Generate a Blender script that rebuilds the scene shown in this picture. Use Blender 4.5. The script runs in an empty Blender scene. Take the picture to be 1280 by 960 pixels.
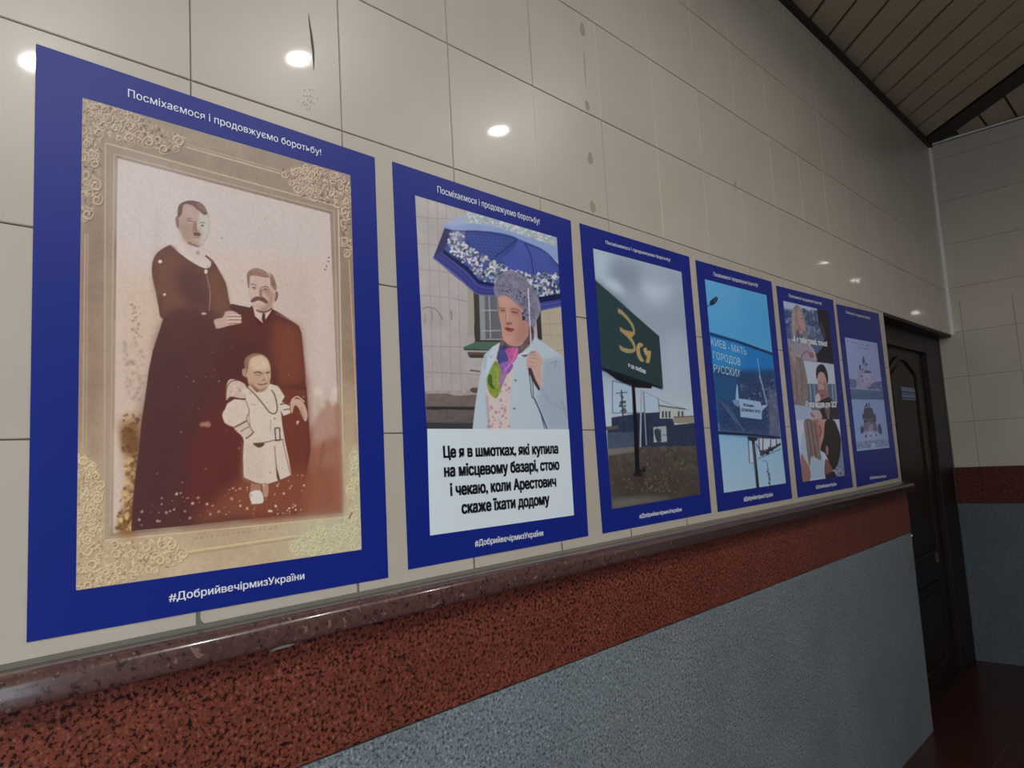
import bpy, bmesh, math
import numpy as np
from mathutils import Vector, Matrix, Euler
from mathutils.geometry import tessellate_polygon

EXPO = 0.54                                   # exposure
PW = (8.5, 6.8, 20, 14, 13)                   # lamp powers in W
SPREAD = 180
WORLD = 3.5
WR0 = -0.8                                    # unseen side wall starts here, sized to keep the far end dark
BLUE = (.007, .021, .24, 1)
# tone of each print: ink density, saturation, black lift, colour balance of the print
GAINS = [(.69, 1.0, .004, (.98, 1, 1.0)), (.70, .95, .006, (1.0, 1, .97)), (.60, .95, .006, (1.02, 1, .95)), (.60, 1.05, .006, (1.04, 1, .94)),
         (.45, .85, .006, (1.03, 1, .94)), (.41, 1.0, .006, (1.03, 1, .92))]

# ================================================================= camera, world, light, exposure
sc = bpy.context.scene
COL = sc.collection
ZO = 1.2664                                   # floor height below the lower poster edge
CAM_R = Vector((0.68649237, -0.72485354, -0.05758098))
CAM_U = Vector((-0.03541949, -0.11242927, 0.99302826))
CAM_F = Vector((0.72627384, 0.67966683, 0.10285578))
CAM_P = Vector((-0.27850691, -1.17050453, 0.20528529+ZO))
FPX = 915.275
cam_d = bpy.data.cameras.new('camera'); cam = bpy.data.objects.new('camera', cam_d); COL.objects.link(cam)
cam_d.sensor_width = 36; cam_d.lens = FPX/1280*36; cam_d.clip_start = .02
m3 = Matrix((CAM_R, CAM_U, -CAM_F)).transposed()
cam.matrix_world = Matrix.Translation(CAM_P) @ m3.to_4x4()
sc.camera = cam
w = bpy.data.worlds.new('world'); sc.world = w; w.use_nodes = True
w.node_tree.nodes['Background'].inputs[0].default_value = (.50, .57, .66, 1); w.node_tree.nodes['Background'].inputs[1].default_value = WORLD
sc.view_settings.view_transform = 'Standard'; sc.view_settings.look = 'None'; sc.view_settings.gamma = 1
sc.view_settings.exposure = EXPO
sc.view_settings.use_curve_mapping = False

XB = 5.335            # end wall
ZC = 2.2145+ZO        # ceiling
XD = 3.88             # where the wall stops at the doorway
ZD = .868+ZO          # door head
# round downlights: x, y, power
LAMPS = [(1.50, -1.76, PW[0]), (2.80, -1.70, PW[1]), (.62, -2.56, PW[2]), (-2.05, -1.95, PW[3]), (-4.6, -1.9, PW[4])]
for i, (x, y, pw) in enumerate(LAMPS):
    ld = bpy.data.lights.new('downlight_lamp', 'AREA'); ld.shape = 'DISK'; ld.size = .085; ld.energy = pw; ld.color = (1, .975, .93); ld.spread = math.radians(SPREAD)
    lo = bpy.data.objects.new('downlight_lamp', ld); lo.location = (x, y, ZC-.045); COL.objects.link(lo)

# ================================================================= helpers
def s2l(c):
    c = np.asarray(c, float)/255
    return np.where(c <= .04045, c/12.92, ((c+.055)/1.055)**2.4)
def rgb(*c): return tuple(s2l(c))+(1,)

def mat(name, col=(.5, .5, .5, 1), rough=.5, coat=0, coat_r=.05, spec=.5, metal=0, emit=0, build=None):
    m = bpy.data.materials.new(name); m.use_nodes = True; nt = m.node_tree; b = nt.nodes['Principled BSDF']
    b.inputs['Base Color'].default_value = col; b.inputs['Roughness'].default_value = rough
    b.inputs['Coat Weight'].default_value = coat; b.inputs['Coat Roughness'].default_value = coat_r
    b.inputs['Specular IOR Level'].default_value = spec; b.inputs['Metallic'].default_value = metal
    if emit: b.inputs['Emission Color'].default_value = col; b.inputs['Emission Strength'].default_value = emit
    if build: build(nt, b)
    return m
def node(nt, t, **k):
    n = nt.nodes.new(t)
    for a, v in k.items():
        if a in n.inputs: n.inputs[a].default_value = v
        else: setattr(n, a, v)
    return n
def pos(nt, scale=(1, 1, 1)):
    g = nt.nodes.new('ShaderNodeNewGeometry'); mp = nt.nodes.new('ShaderNodeMapping'); mp.inputs['Scale'].default_value = scale
    nt.links.new(g.outputs['Position'], mp.inputs['Vector']); return mp.outputs[0]
def noise(nt, vec, scale, detail=3, rough=.5):
    n = nt.nodes.new('ShaderNodeTexNoise'); n.inputs['Scale'].default_value = scale; n.inputs['Detail'].default_value = detail; n.inputs['Roughness'].default_value = rough
    nt.links.new(vec, n.inputs['Vector']); return n.outputs['Fac']
def ramp(nt, fac, stops, interp='LINEAR'):
    r = nt.nodes.new('ShaderNodeValToRGB'); r.color_ramp.interpolation = interp
    e = r.color_ramp.elements
    while len(e) < len(stops): e.new(.5)
    for i, (p, c) in enumerate(stops): e[i].position = p; e[i].color = c
    nt.links.new(fac, r.inputs[0]); return r.outputs[0]
def mix(nt, fac, a, b, mode='MIX'):
    n = nt.nodes.new('ShaderNodeMix'); n.data_type = 'RGBA'; n.blend_type = mode
    for s, v in ((n.inputs[0], fac), (n.inputs[6], a), (n.inputs[7], b)):
        if isinstance(v, (int, float)): s.default_value = v
        elif isinstance(v, tuple): s.default_value = v
        else: nt.links.new(v, s)
    return n.outputs[2]
def bump(nt, b, h, strength, dist=.002):
    n = nt.nodes.new('ShaderNodeBump'); n.inputs['Strength'].default_value = strength; n.inputs['Distance'].default_value = dist
    nt.links.new(h, n.inputs['Height']); nt.links.new(n.outputs[0], b.inputs['Normal'])

def mesh_obj(name, verts, faces, m=None, parent=None, loc=None, data=None):
    if data is None:
        me = bpy.data.meshes.new(name); me.from_pydata([tuple(v) for v in verts], [], faces); me.update()
        if m: me.materials.append(m)
    else: me = data
    o = bpy.data.objects.new(name, me); COL.objects.link(o)
    if parent: o.parent = parent
    if loc: o.location = loc
    return o
def bm_obj(name, bm, m=None, parent=None, loc=None, smooth=False):
    me = bpy.data.meshes.new(name)
    bmesh.ops.recalc_face_normals(bm, faces=bm.faces)
    bm.to_mesh(me); bm.free()
    if m: me.materials.append(m)
    if smooth:
        for p in me.polygons: p.use_smooth = True
    o = bpy.data.objects.new(name, me); COL.objects.link(o)
    if parent: o.parent = parent
    if loc: o.location = loc
    return o
def box(bm, x0, x1, y0, y1, z0, z1, bev=0):
    r = bmesh.ops.create_cube(bm, size=1)
    for v in r['verts']: v.co = Vector(((x0+x1)/2+v.co.x*(x1-x0), (y0+y1)/2+v.co.y*(y1-y0), (z0+z1)/2+v.co.z*(z1-z0)))
    if bev: bmesh.ops.bevel(bm, geom=list({e for v in r['verts'] for e in v.link_edges}), offset=bev, segments=2, affect='EDGES', profile=.5)
def prism(bm, poly, axis, a, b):
    """extrude a 2D polygon along an axis"""
    def P(p, t): return {0: (t, p[0], p[1]), 1: (p[0], t, p[1]), 2: (p[0], p[1], t)}[axis]
    A = [bm.verts.new(P(p, a)) for p in poly]; B = [bm.verts.new(P(p, b)) for p in poly]; n = len(poly)
    bm.faces.new(A); bm.faces.new(B[::-1])
    for i in range(n): bm.faces.new((A[i], A[(i+1) % n], B[(i+1) % n], B[i]))
def tube(bm, pts, r, n=8):
    pts = [Vector(p) for p in pts]; rings = []
    for i, p in enumerate(pts):
        d = (pts[min(i+1, len(pts)-1)]-pts[max(i-1, 0)]).normalized(); q = d.to_track_quat('Z', 'Y')
        rings.append([bm.verts.new(p+q @ Vector((r*math.cos(t*2*math.pi/n), r*math.sin(t*2*math.pi/n), 0))) for t in range(n)])
    for a, b in zip(rings, rings[1:]):
        for k in range(n): bm.faces.new((a[k], a[(k+1) % n], b[(k+1) % n], b[k]))
    bm.faces.new(rings[0][::-1]); bm.faces.new(rings[-1])
def structure(o): o['kind'] = 'structure'; return o
def tag(o, label, cat, group=None):
    o['label'] = label; o['category'] = cat
    if group: o['group'] = group
    return o
def wallpt(x, y, depth=0.0):
    """the point of the poster wall that the photograph shows at pixel x, y (the survey of the flat prints)"""
    d = CAM_F+CAM_R*((x-640)/FPX)-CAM_U*((y-480)/FPX)
    t = (depth-CAM_P.y)/d.y
    return CAM_P+d*t
rng = np.random.RandomState(4)

# ================================================================= materials
def b_tile(nt, b):
    v = pos(nt); oi = nt.nodes.new('ShaderNodeObjectInfo')
    c = ramp(nt, noise(nt, v, 3.2, 5, .6), [(.3, TILE_A), (.7, TILE_B)])
    c2 = ramp(nt, noise(nt, pos(nt, (1, 1, .25)), 26, 3), [(.35, (.985, .985, .985, 1)), (.65, (1, 1, 1, 1))])
    c = mix(nt, 1.0, c, c2, 'MULTIPLY')
    r = ramp(nt, oi.outputs['Random'], [(0, (.96, .96, .96, 1)), (1, (1, 1, 1, 1))])
    c = mix(nt, 1.0, c, r, 'MULTIPLY')
    nt.links.new(c, b.inputs['Base Color'])
    bump(nt, b, noise(nt, pos(nt, (1, 1, 1)), 5.5, 2), .02, .004)
TILE_A, TILE_B = rgb(199, 186, 169), rgb(207, 195, 178)
M_tile = mat('glazed_tile', rough=.32, coat=.8, coat_r=.032, build=b_tile)
M_grout = mat('grout', rgb(104, 94, 80), .9)
M_mortar = mat('mortar', rgb(112, 110, 100), .95)
def b_stone(base, dark, light, sc_, dk=.36, lt=.68, big=None):
    def f(nt, b):
        v = pos(nt)
        wv = nt.nodes.new('ShaderNodeTexVoronoi'); wv.inputs['Scale'].default_value = sc_; nt.links.new(v, wv.inputs['Vector'])
        n1 = noise(nt, v, sc_*.95, 2.5, .6); n2 = noise(nt, v, sc_*.6, 2, .5); n3 = noise(nt, v, 3, 3)
        c = ramp(nt, n1, [(dk, dark), (dk+.05, base), (lt, base), (lt+.04, light)])
        cell = ramp(nt, wv.outputs['Color'], [(.1, (.72, .70, .70, 1)), (.9, (1.18, 1.12, 1.1, 1))])
        c = mix(nt, .8, c, cell, 'MULTIPLY')
        c = mix(nt, .7, c, ramp(nt, n3, [(.3, (.8, .8, .8, 1)), (.7, (1.1, 1.1, 1.1, 1))]), 'MULTIPLY')
        if big: c = mix(nt, ramp(nt, n2, [(.66, (0, 0, 0, 1)), (.70, (1, 1, 1, 1))]), c, big)
        nt.links.new(c, b.inputs['Base Color'])
    return f
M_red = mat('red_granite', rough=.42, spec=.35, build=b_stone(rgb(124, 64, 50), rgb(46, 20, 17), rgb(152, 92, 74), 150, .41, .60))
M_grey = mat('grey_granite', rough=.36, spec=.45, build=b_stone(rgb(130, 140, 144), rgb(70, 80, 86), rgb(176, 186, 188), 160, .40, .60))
M_red_dim = mat('red_granite_dimmed', rough=.42, spec=.3, build=b_stone(rgb(92, 44, 34), rgb(46, 20, 17), rgb(112, 60, 48), 150, .41, .60))  # darker copy of the red granite: end wall's dimness put into the colour
M_grey_dim = mat('grey_granite_dimmed', rough=.36, spec=.3, build=b_stone(rgb(96, 106, 112), rgb(60, 68, 76), rgb(126, 136, 142), 160, .36, .64))  # grey granite darkened the same way, shade of the end wall in its colour
M_sill = mat('brown_granite', rough=.26, spec=.5, coat=.6, coat_r=.1, build=b_stone(rgb(92, 66, 60), rgb(60, 40, 38), rgb(112, 84, 76), 110, .36, .66, rgb(128, 100, 88)))
def b_wood(nt, b):
    v = pos(nt, (9, 9, 1.1))
    c = ramp(nt, noise(nt, v, 9, 5, .65), [(.3, rgb(24, 17, 13)), (.7, rgb(38, 27, 21))]); nt.links.new(c, b.inputs['Base Color'])
M_wood = mat('dark_stained_wood', rough=.5, spec=.3, build=b_wood)
M_wood2 = mat('pale_wood_edge', rgb(74, 57, 45), .5)
def b_ceil(nt, b):
    c = ramp(nt, noise(nt, pos(nt), 2.2, 4), [(.3, rgb(176, 162, 134)), (.7, rgb(192, 178, 150))]); nt.links.new(c, b.inputs['Base Color'])
M_ceil = mat('ceiling_panel', rough=.42, build=b_ceil)
M_gap = mat('ceiling_gap', rgb(74, 58, 34), .8)
M_beam = mat('dark_beam', rgb(40, 30, 26), .6)
M_trim = mat('pale_plastic_trim', rgb(236, 232, 226), .3)
M_strip = mat('pale_joint_strip', rgb(216, 206, 186), .5)
def b_floor(nt, b):
    v = pos(nt); c = ramp(nt, noise(nt, v, 60, 3, .6), [(.35, rgb(50, 26, 22)), (.7, rgb(74, 39, 34))]); nt.links.new(c, b.inputs['Base Color'])
M_floor = mat('red_floor_stone', rough=.22, spec=.35, build=b_floor)
M_plain = mat('painted_wall', rgb(104, 97, 86), .6)
M_blue = mat('printed_blue_paper', BLUE, .42, spec=.42)
M_white = mat('printed_white', rgb(232, 242, 246), .42)
M_ink = mat('printed_black', rgb(18, 22, 28), .42)
M_letter = mat('printed_white_letters', rgb(244, 246, 250), .42)
M_dark_ink = mat('printed_dark_grey', rgb(52, 58, 82), .42)
M_metal = mat('white_enamel', rgb(210, 210, 205), .35)
M_glow = mat('lamp_diffuser', (1, .97, .92, 1), .3, emit=6)

# ================================================================= structure: walls
def slab(name, boxes, m, parent=None):
    bm = bmesh.new()
    for b_ in boxes: box(bm, *b_)
    return bm_obj(name, bm, m, parent)
wl = structure(slab('wall_left', [(-6.6, XD, .0035, .25, 0, ZC+.1), (XD, XB+.15, .0035, .25, ZD, ZC+.1)], M_grout))
wb = structure(slab('wall_back', [(XB+.0035, XB+.15, -4.2, .12, 0, ZC+.1)], M_grout))
wr = structure(slab('wall_right_blocker', [(WR0, XB+.15, -4.35, -4.2, 0, ZC+.1)], M_plain))  # unseen partial wall, added to hold light off the far end
wn = structure(slab('wall_near', [(-6.75, -6.6, -4.35, .25, 0, ZC+.1)], M_plain))
fl = structure(slab('floor', [(-6.75, XB+.15, -4.35, .5, -.1, -.004)], M_grout))
ce = structure(slab('ceiling', [(-6.75, XB+.15, -4.35, .25, ZC+.012, ZC+.1)], M_gap))

# ---- glazed tiles, each one a piece
PX, PZ, X0, Z0 = .2969, .2995, .2271, -.0283+ZO
GAPT = .0021
tile_cache = {}
def tile_mesh(w_, h_):
    k = (round(w_, 4), round(h_, 4))
    if k not in tile_cache:
        bm = bmesh.new(); box(bm, -w_/2, w_/2, 0, .009, -h_/2, h_/2, 0)
        fr = [f for f in bm.faces if f.normal.y < -.5]
        bmesh.ops.bevel(bm, geom=[e for f in fr for e in f.edges], offset=.0011, segments=2, affect='EDGES')
        bmesh.ops.recalc_face_normals(bm, faces=bm.faces)
        me = bpy.data.meshes.new('wall_tile'); bm.to_mesh(me); bm.free(); me.materials.append(M_tile); tile_cache[k] = me
    return tile_cache[k]
def tile(parent, u0, u1, z0, z1, side):
    w_, h_ = u1-u0-GAPT, z1-z0-GAPT
    if w_ < .006 or h_ < .006: return
    o = mesh_obj('wall_tile', None, None, parent=parent, data=tile_mesh(w_, h_))
    rx, rz = rng.normal(0, .0009), rng.normal(0, .0011)
    u, z = (u0+u1)/2, (z0+z1)/2; d = abs(rng.normal(0, .0002))
    if side == 'left': o.location = (u, d, z); o.rotation_euler = (rx, 0, rz)
    else: o.location = (XB+d, u, z); o.rotation_euler = (rx, 0, -math.pi/2+rz)
rowz = [Z0+k*PZ for k in range(9)]
rowz[0] = Z0+.0047
for r in range(8):
    z0, z1 = rowz[r], min(rowz[r+1], ZC-.012)
    for k in range(-6, 20):
        u0, u1 = X0+k*PX, X0+(k+1)*PX
        if z1 < ZD+.02: u1 = min(u1, XD)
        if u0 >= u1 or u0 > XB: continue
        u1 = min(u1, XB)
        if u1 > XD and z0 < ZD: 
            if u0 < XD and z1 > ZD+.02: tile(wl, u0, XD, z0, z1, 'left'); continue
            continue
        tile(wl, u0, u1, z0, z1, 'left')
# back wall tiles: rows from the red band up
ZR = -.016+ZO
brow = [ZR+k*.3005 for k in range(9)]
byx = [.08, -.068]+[-.068-.297*k for k in range(1, 14)]
for r in range(8):
    z0, z1 = brow[r], min(brow[r+1], ZC-.02)
    for a, b_ in zip(byx[1:], byx): tile(wb, a, min(b_, .078), z0, z1, 'back')
# pale strips along the upright joints of the upper rows
for k in range(3, 17):
    x = X0+k*PX
    for r in range(3, 8):
        z0, z1 = rowz[r]+.002, min(rowz[r+1], ZC-.04)-.002
        if z1 < ZD or rng.rand() < (.55 if k < 5 else .18): continue
        if rng.rand() < .35: z0 += (z1-z0)*.5*rng.rand()
        w_ = .0011+.0006*rng.rand()
        bm = bmesh.new(); box(bm, x-w_, x+w_, -.0004, .003, z0, z1); bm_obj('joint_strip', bm, M_strip, wl)
for y in (-.068, -.365, -.662):
    for r in range(3, 8):
        z0, z1 = brow[r]+.002, min(brow[r+1], ZC-.04)-.002
        if r == 3: z0 += .2
        bm = bmesh.new(); box(bm, XB-.0004, XB+.003, y-.0014, y+.0014, z0, z1); bm_obj('joint_strip', bm, M_strip, wb)
# stone wainscot
structure_band = bm_obj('red_stone_band', (lambda bm: (box(bm, -2.5, XD+.015, -.013, .004, -.2815+ZO, -.055+ZO, .0015), bm)[1])(bmesh.new()), M_red, wl)
bm_obj('grey_stone_panel', (lambda bm: (box(bm, -2.5, XD+.015, -.013, .004, 0, -.2845+ZO, .0015), bm)[1])(bmesh.new()), M_grey, wl)
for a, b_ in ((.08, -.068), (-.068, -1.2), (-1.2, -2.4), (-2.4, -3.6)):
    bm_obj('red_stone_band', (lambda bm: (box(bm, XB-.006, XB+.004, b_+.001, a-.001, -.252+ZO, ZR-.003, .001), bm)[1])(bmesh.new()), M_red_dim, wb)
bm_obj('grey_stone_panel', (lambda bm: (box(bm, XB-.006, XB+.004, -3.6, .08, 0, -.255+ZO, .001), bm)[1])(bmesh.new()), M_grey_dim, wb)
# side of the cut wall in the doorway
bm_obj('plaster_reveal', (lambda bm: (box(bm, XD-.002, XD+.010, .0045, .2, 0, ZD), bm)[1])(bmesh.new()), M_wood, wl)
bm_obj('head_reveal', (lambda bm: (box(bm, XD, XB+.003, .006, .2, ZD-.012, ZD+.002), bm)[1])(bmesh.new()), M_wood, wl)

# ---- stone sill with a rounded nose
prof = []
yt, zt, zb, dp = .004, -.0275+ZO, -.0735+ZO, -.053
prof += [(yt, zb), (yt, zt)]
R1 = .020
for k in range(9):
    a = math.pi/2*k/8; prof.append((dp+R1-R1*math.sin(a), zt-R1+R1*math.cos(a)))
R2 = .009
for k in range(5):
    a = math.pi/2*k/4; prof.append((dp+R2-R2*math.cos(a), zb+R2-R2*math.sin(a)))
bm = bmesh.new(); prism(bm, prof, 0, -2.5, XD+.02)
sill = structure(bm_obj('trim_1', bm, M_sill)); 
for p in sill.data.polygons: p.use_smooth = len(p.vertices) == 4 and p.area < .5 and abs(p.normal.y) > .02 and abs(p.normal.x) < .5
bm = bmesh.new(); prism(bm, [(.003, zt-.001), (-.0065, zt), (-.005, zt+.003), (-.0005, zt+.0062), (.003, zt+.0062)], 0, -2.5, XD)
bm_obj('mortar_fillet', bm, M_mortar, sill)
# mortar plugs in the lowest joints (the left one is worn round)
for k in range(6):
    x = X0+k*PX; w_ = (.0035, .0022, .0016, .0015, .0015, .0013)[k]
    bm = bmesh.new(); box(bm, x-w_, x+w_, -.0006, .004, rowz[0]-.002, rowz[0]+(.026 if k < 3 else .02))
    bm_obj('mortar_joint', bm, M_mortar, wl)
x = X0+.0035
bm = bmesh.new(); prism(bm, [(x-.002, rowz[0]-.002), (x+.012, rowz[0]-.002), (x+.011, rowz[0]+.0012), (x+.005, rowz[0]+.003), (x+.001, rowz[0]+.008), (x-.002, rowz[0]+.014)], 1, -.0005, .004)
bm_obj('mortar_joint', bm, M_mortar, wl)
p_ = wallpt(354, 807, -.05); bm = bmesh.new()
t_ = wallpt(350, 806, -.045)
bm = bmesh.new(); prism(bm, [(t_.x-.02, zb-.003), (t_.x-.01, zb+.001), (t_.x+.006, zb+.002), (t_.x+.02, zb+.001), (t_.x+.024, zb-.001), (t_.x+.004, zb-.0025)], 1, -.050, -.016)
bm_obj('mortar_lump', bm, M_mortar, sill)

# ---- corner trim and top trims
bm = bmesh.new(); box(bm, XB-.020, XB+.001, -.009, .002, ZD+.002, ZC-.006, .001); box(bm, XB-.006, XB+.001, -.016, .0, ZD+.002, ZC-.006, .001)
structure(bm_obj('trim_2', bm, M_trim))
bm = bmesh.new(); box(bm, XB-.010, XB+.002, -4.2, -.01, ZC-.016, ZC-.003, .002)
structure(bm_obj('trim_3', bm, M_trim))
bm = bmesh.new(); box(bm, -6.6, XB, -.022, .006, ZC-.034, ZC+.012)
tr4 = structure(bm_obj('trim_4', bm, M_beam))

# ---- ceiling: diagonal slats, then a corner field past the dark rail
C0, CP = 3.205, .2235
def clip_half(poly, n, d):
    out = []
    for i in range(len(poly)):
        a, b_ = poly[i], poly[(i+1) % len(poly)]
        da, db = a[0]*n[0]+a[1]*n[1]-d, b_[0]*n[0]+b_[1]*n[1]-d
        if da >= 0: out.append(a)
        if (da >= 0) != (db >= 0):
            t = da/(da-db); out.append((a[0]+(b_[0]-a[0])*t, a[1]+(b_[1]-a[1])*t))
    return out
def panel(poly, m, parent, name, z0, z1):
    for n, d in (((0, -1), .012), ((0, 1), -4.2), ((-1, 0), -XB), ((1, 0), -6.6)):
        poly = clip_half(poly, n, d)
        if len(poly) < 3: return
    bm = bmesh.new(); prism(bm, poly, 2, z0, z1)
    bmesh.ops.recalc_face_normals(bm, faces=bm.faces)
    lowf = [f for f in bm.faces if f.normal.z < -.5]
    bmesh.ops.bevel(bm, geom=[e for f in lowf for e in f.edges], offset=.003, segments=1, affect='EDGES')
    return bm_obj(name, bm, m, parent)
gp = .0105
for k in range(-38, 9):
    c0, c1 = C0+k*CP+gp, C0+(k+1)*CP-gp
    dz = rng.normal(0, .0012)
    L = 6
    panel([(c0+.5, .5), (c0-L, -L), (c1-L, -L), (c1+.5, .5)], M_ceil, ce, 'ceiling_panel', ZC+dz, ZC+.011)
for k in range(0, 23):
    y1 = -.347-(k-1)*.1665-.007; y0 = -.347-k*.1665+.007
    poly = [(0, y0), (6, y0), (6, y1), (0, y1)]
    poly = clip_half(poly, (1, -1), 5.40)
    if len(poly) > 2: panel(poly, M_ceil, ce, 'ceiling_panel', ZC+.001, ZC+.011)
# rail on the diagonal
n_ = (1/math.sqrt(2), -1/math.sqrt(2))
poly = clip_half(clip_half([(-1, -4.2), (6, -4.2), (6, .0), (-1, 0)], (1, -1), 5.222), (-1, 1), -5.418)
poly = clip_half(poly, (-1, 0), -XB+.002)
bm = bmesh.new(); prism(bm, poly, 2, ZC-.007, ZC+.011); rail = structure(bm_obj('trim_5', bm, M_beam))

# ---- floor slabs near the doorway
fy = [.1, -.32, -.92, -1.52, -2.12]; fx = [XB, 4.74, 4.14, 3.54, 2.94, 2.34, 1.74]
for a, b_ in zip(fy[1:], fy):
    for c, d in zip(fx[1:], fx):
        bm = bmesh.new(); box(bm, c+.0015, d-.0015, a+.0015, b_-.0015, -.02, 0, .0012); bm_obj('floor_slab', bm, M_floor, fl)
bm = bmesh.new(); box(bm, -6.6, 1.738, -4.2, .0, -.02, 0); bm_obj('floor_slab', bm, M_floor, fl)
bm = bmesh.new(); box(bm, 1.742, XB, -4.2, -2.122, -.02, 0); bm_obj('floor_slab', bm, M_floor, fl)

# ---- door in the recess
YD = .085
bm = bmesh.new(); box(bm, 4.0, 5.06, YD+.03, YD+.07, .02, ZD-.08)
dr = structure(bm_obj('door_1', bm, M_wood))
for nm, bb in (('door_post', (XD+.012, 4.06, YD, YD+.1, 0, ZD-.012)), ('door_post', (5.0, XB-.002, YD, YD+.1, 0, ZD-.012)), ('door_head', (4.06, 5.0, YD, YD+.1, ZD-.13, ZD-.012)), ('threshold', (4.06, 5.0, YD-.01, YD+.1, 0, .022))):
    bm = bmesh.new(); box(bm, *bb, .003); bm_obj(nm, bm, M_wood, dr)
def arch(x0, x1, z0, zs, rise, n=14):
    P = [(x0, z0), (x1, z0), (x1, zs)]
    for k in range(1, n): 
        t = k/n; P.append((x1+(x0-x1)*t, zs+rise*math.sin(math.pi*t)))
    P.append((x0, zs)); return P
def rim(name, P, y0, y1, w_, m):
    bm = bmesh.new(); c = Vector((sum(p[0] for p in P)/len(P), sum(p[1] for p in P)/len(P)))
    n = len(P); A, B, A2, B2 = [], [], [], []
    for i in range(n):
        a, b_, d = Vector(P[i-1]), Vector(P[i]), Vector(P[(i+1) % n])
        t1, t2 = (b_-a).normalized(), (d-b_).normalized(); nn = Vector((-(t1.y+t2.y), t1.x+t2.x))
        nn = nn.normalized() if nn.length > 1e-6 else Vector((-t1.y, t1.x))
        q = b_+nn*w_
        A.append(bm.verts.new((b_.x, y1, b_.y))); B.append(bm.verts.new((q.x, y1, q.y))); A2.append(bm.verts.new((b_.x, y0, b_.y))); B2.append(bm.verts.new((q.x, y0+.004, q.y)))
    for i in range(n):
        j = (i+1) % n
        bm.faces.new((A[i], A[j], A2[j], A2[i])); bm.faces.new((A2[i], A2[j], B2[j], B2[i])); bm.faces.new((B2[i], B2[j], B[j], B[i]))
    return bm_obj(name, bm, m, dr)
up = arch(4.22, 4.78, -.50+ZO, .60+ZO, .09)
rim('panel_moulding', up, YD+.012, YD+.03, .022, M_wood)
bm = bmesh.new(); prism(bm, arch(4.28, 4.72, -.44+ZO, .565+ZO, .07), 1, YD+.022, YD+.031); bm_obj('door_panel', bm, M_wood, dr)
lowp = [(4.22, .14), (4.78, .14), (4.78, .60), (4.22, .60)]
rim('panel_moulding', lowp, YD+.012, YD+.03, .022, M_wood)
bm = bmesh.new(); prism(bm, [(4.28, .2), (4.72, .2), (4.72, .54), (4.28, .54)], 1, YD+.022, YD+.031); bm_obj('door_panel', bm, M_wood, dr)
bm = bmesh.new(); box(bm, 4.783, 4.791, YD+.012, YD+.031, .70, .61+ZO, .001); bm_obj('pale_moulding_edge', bm, M_wood2, dr)  # paler strip beside the panel moulding
# small blue notice on the door
bm = bmesh.new(); box(bm, 4.43, 4.72, YD+.0195, YD+.0215, .425+ZO, .503+ZO); 
nt_ = tag(bm_obj('notice', bm, mat('blue_notice', rgb(44, 70, 120), .4)), 'small blue notice with pale lines stuck on the dark wooden door', 'sign')
for i, (z, h, a, b_) in enumerate(((.494, .005, 4.435, 4.70), (.480, .008, 4.45, 4.715), (.462, .0035, 4.45, 4.55), (.459, .0035, 4.56, 4.71), (.444, .008, 4.44, 4.715), (.428, .003, 4.45, 4.7))):
    bm = bmesh.new(); box(bm, a, b_, YD+.0187, YD+.0196, z+ZO, z+h+ZO); bm_obj('printed_line', bm, mat('pale_line', rgb(150, 165, 190), .5), nt_)
# bit of plaster caught on the stone corner
pz = -.36+ZO
bm = bmesh.new(); bmesh.ops.create_icosphere(bm, subdivisions=1, radius=.006, matrix=Matrix.Translation((XD+.017, -.012, .40+ZO-1.03+.33)))
bm_obj('plaster_chip', bm, M_trim, wl)

# ---- marks on the tiles: old adhesive dabs and a gouge
M_glue = mat('old_adhesive', rgb(160, 148, 128), .5); M_scr = mat('gouge', rgb(96, 86, 76), .7)
def ring(x, z, rx, rz, w_=.004, wob=.15):
    bm = bmesh.new(); n = 20; V = []
    ph = rng.rand(3)*6
    for k in range(n):
        a = k*2*math.pi/n; f = 1+wob*(.5*math.sin(2*a+ph[0])+.5*math.sin(3*a+ph[1]))
        V.append([bm.verts.new((x+(rx*f+dx)*math.cos(a), y, z+(rz*f+dx)*math.sin(a))) for dx, y in ((w_/2, 0.0004), (0, -.0009), (-w_/2, -.0002))])
    for k in range(n):
        a, b_ = V[k], V[(k+1) % n]
        for i in range(2): bm.faces.new((a[i], a[i+1], b_[i+1], b_[i]))
    bm.faces.new([v[2] for v in V])
    bm_obj('adhesive_mark', bm, M_glue, wl, smooth=True)
for px, py, rx, rz in ((728, 37, .010, .021), (734, 132, .009, .014), (738, 198, .011, .017), (741, 259, .011, .017), (919, 232, .010, .016)):
    q = wallpt(px, py); ring(q.x, q.z, rx, rz)
def sliver(pts, w_, m=M_scr, name='gouge_mark'):
    bm = bmesh.new(); n = len(pts); L, Rr = [], []
    for i, (px, py) in enumerate(pts):
        q = wallpt(px, py); hw = w_*math.sin(math.pi*(i+.35)/(n-.3))*(.7+.6*rng.rand())
        L.append(bm.verts.new((q.x-hw, -.0004, q.z))); Rr.append(bm.verts.new((q.x+hw, -.0004, q.z)))
    for i in range(n-1): bm.faces.new((L[i], Rr[i], Rr[i+1], L[i+1]))
    bm_obj(name, bm, m, wl)
sliver([(385.5, 17), (387, 30), (389, 42), (390, 52), (391.5, 64), (392, 76), (392, 88)], .0035)
sliver([(729, 62), (730, 72), (731, 84), (731.5, 98), (733, 112)], .0035, M_glue, 'adhesive_mark')
for _ in range(34):
    px, py = 386+rng.normal(0, 6), 126+rng.normal(0, 8); q = wallpt(px, py); r = .0005+.0009*rng.rand()
    bm = bmesh.new(); prism(bm, [(q.x+r*math.cos(t), q.z+r*1.2*math.sin(t)) for t in (0, 1.1, 2.2, 3.3, 4.4, 5.4)], 1, -.0006, .0004); bm_obj('scuff_spot', bm, M_glue, wl)

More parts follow.
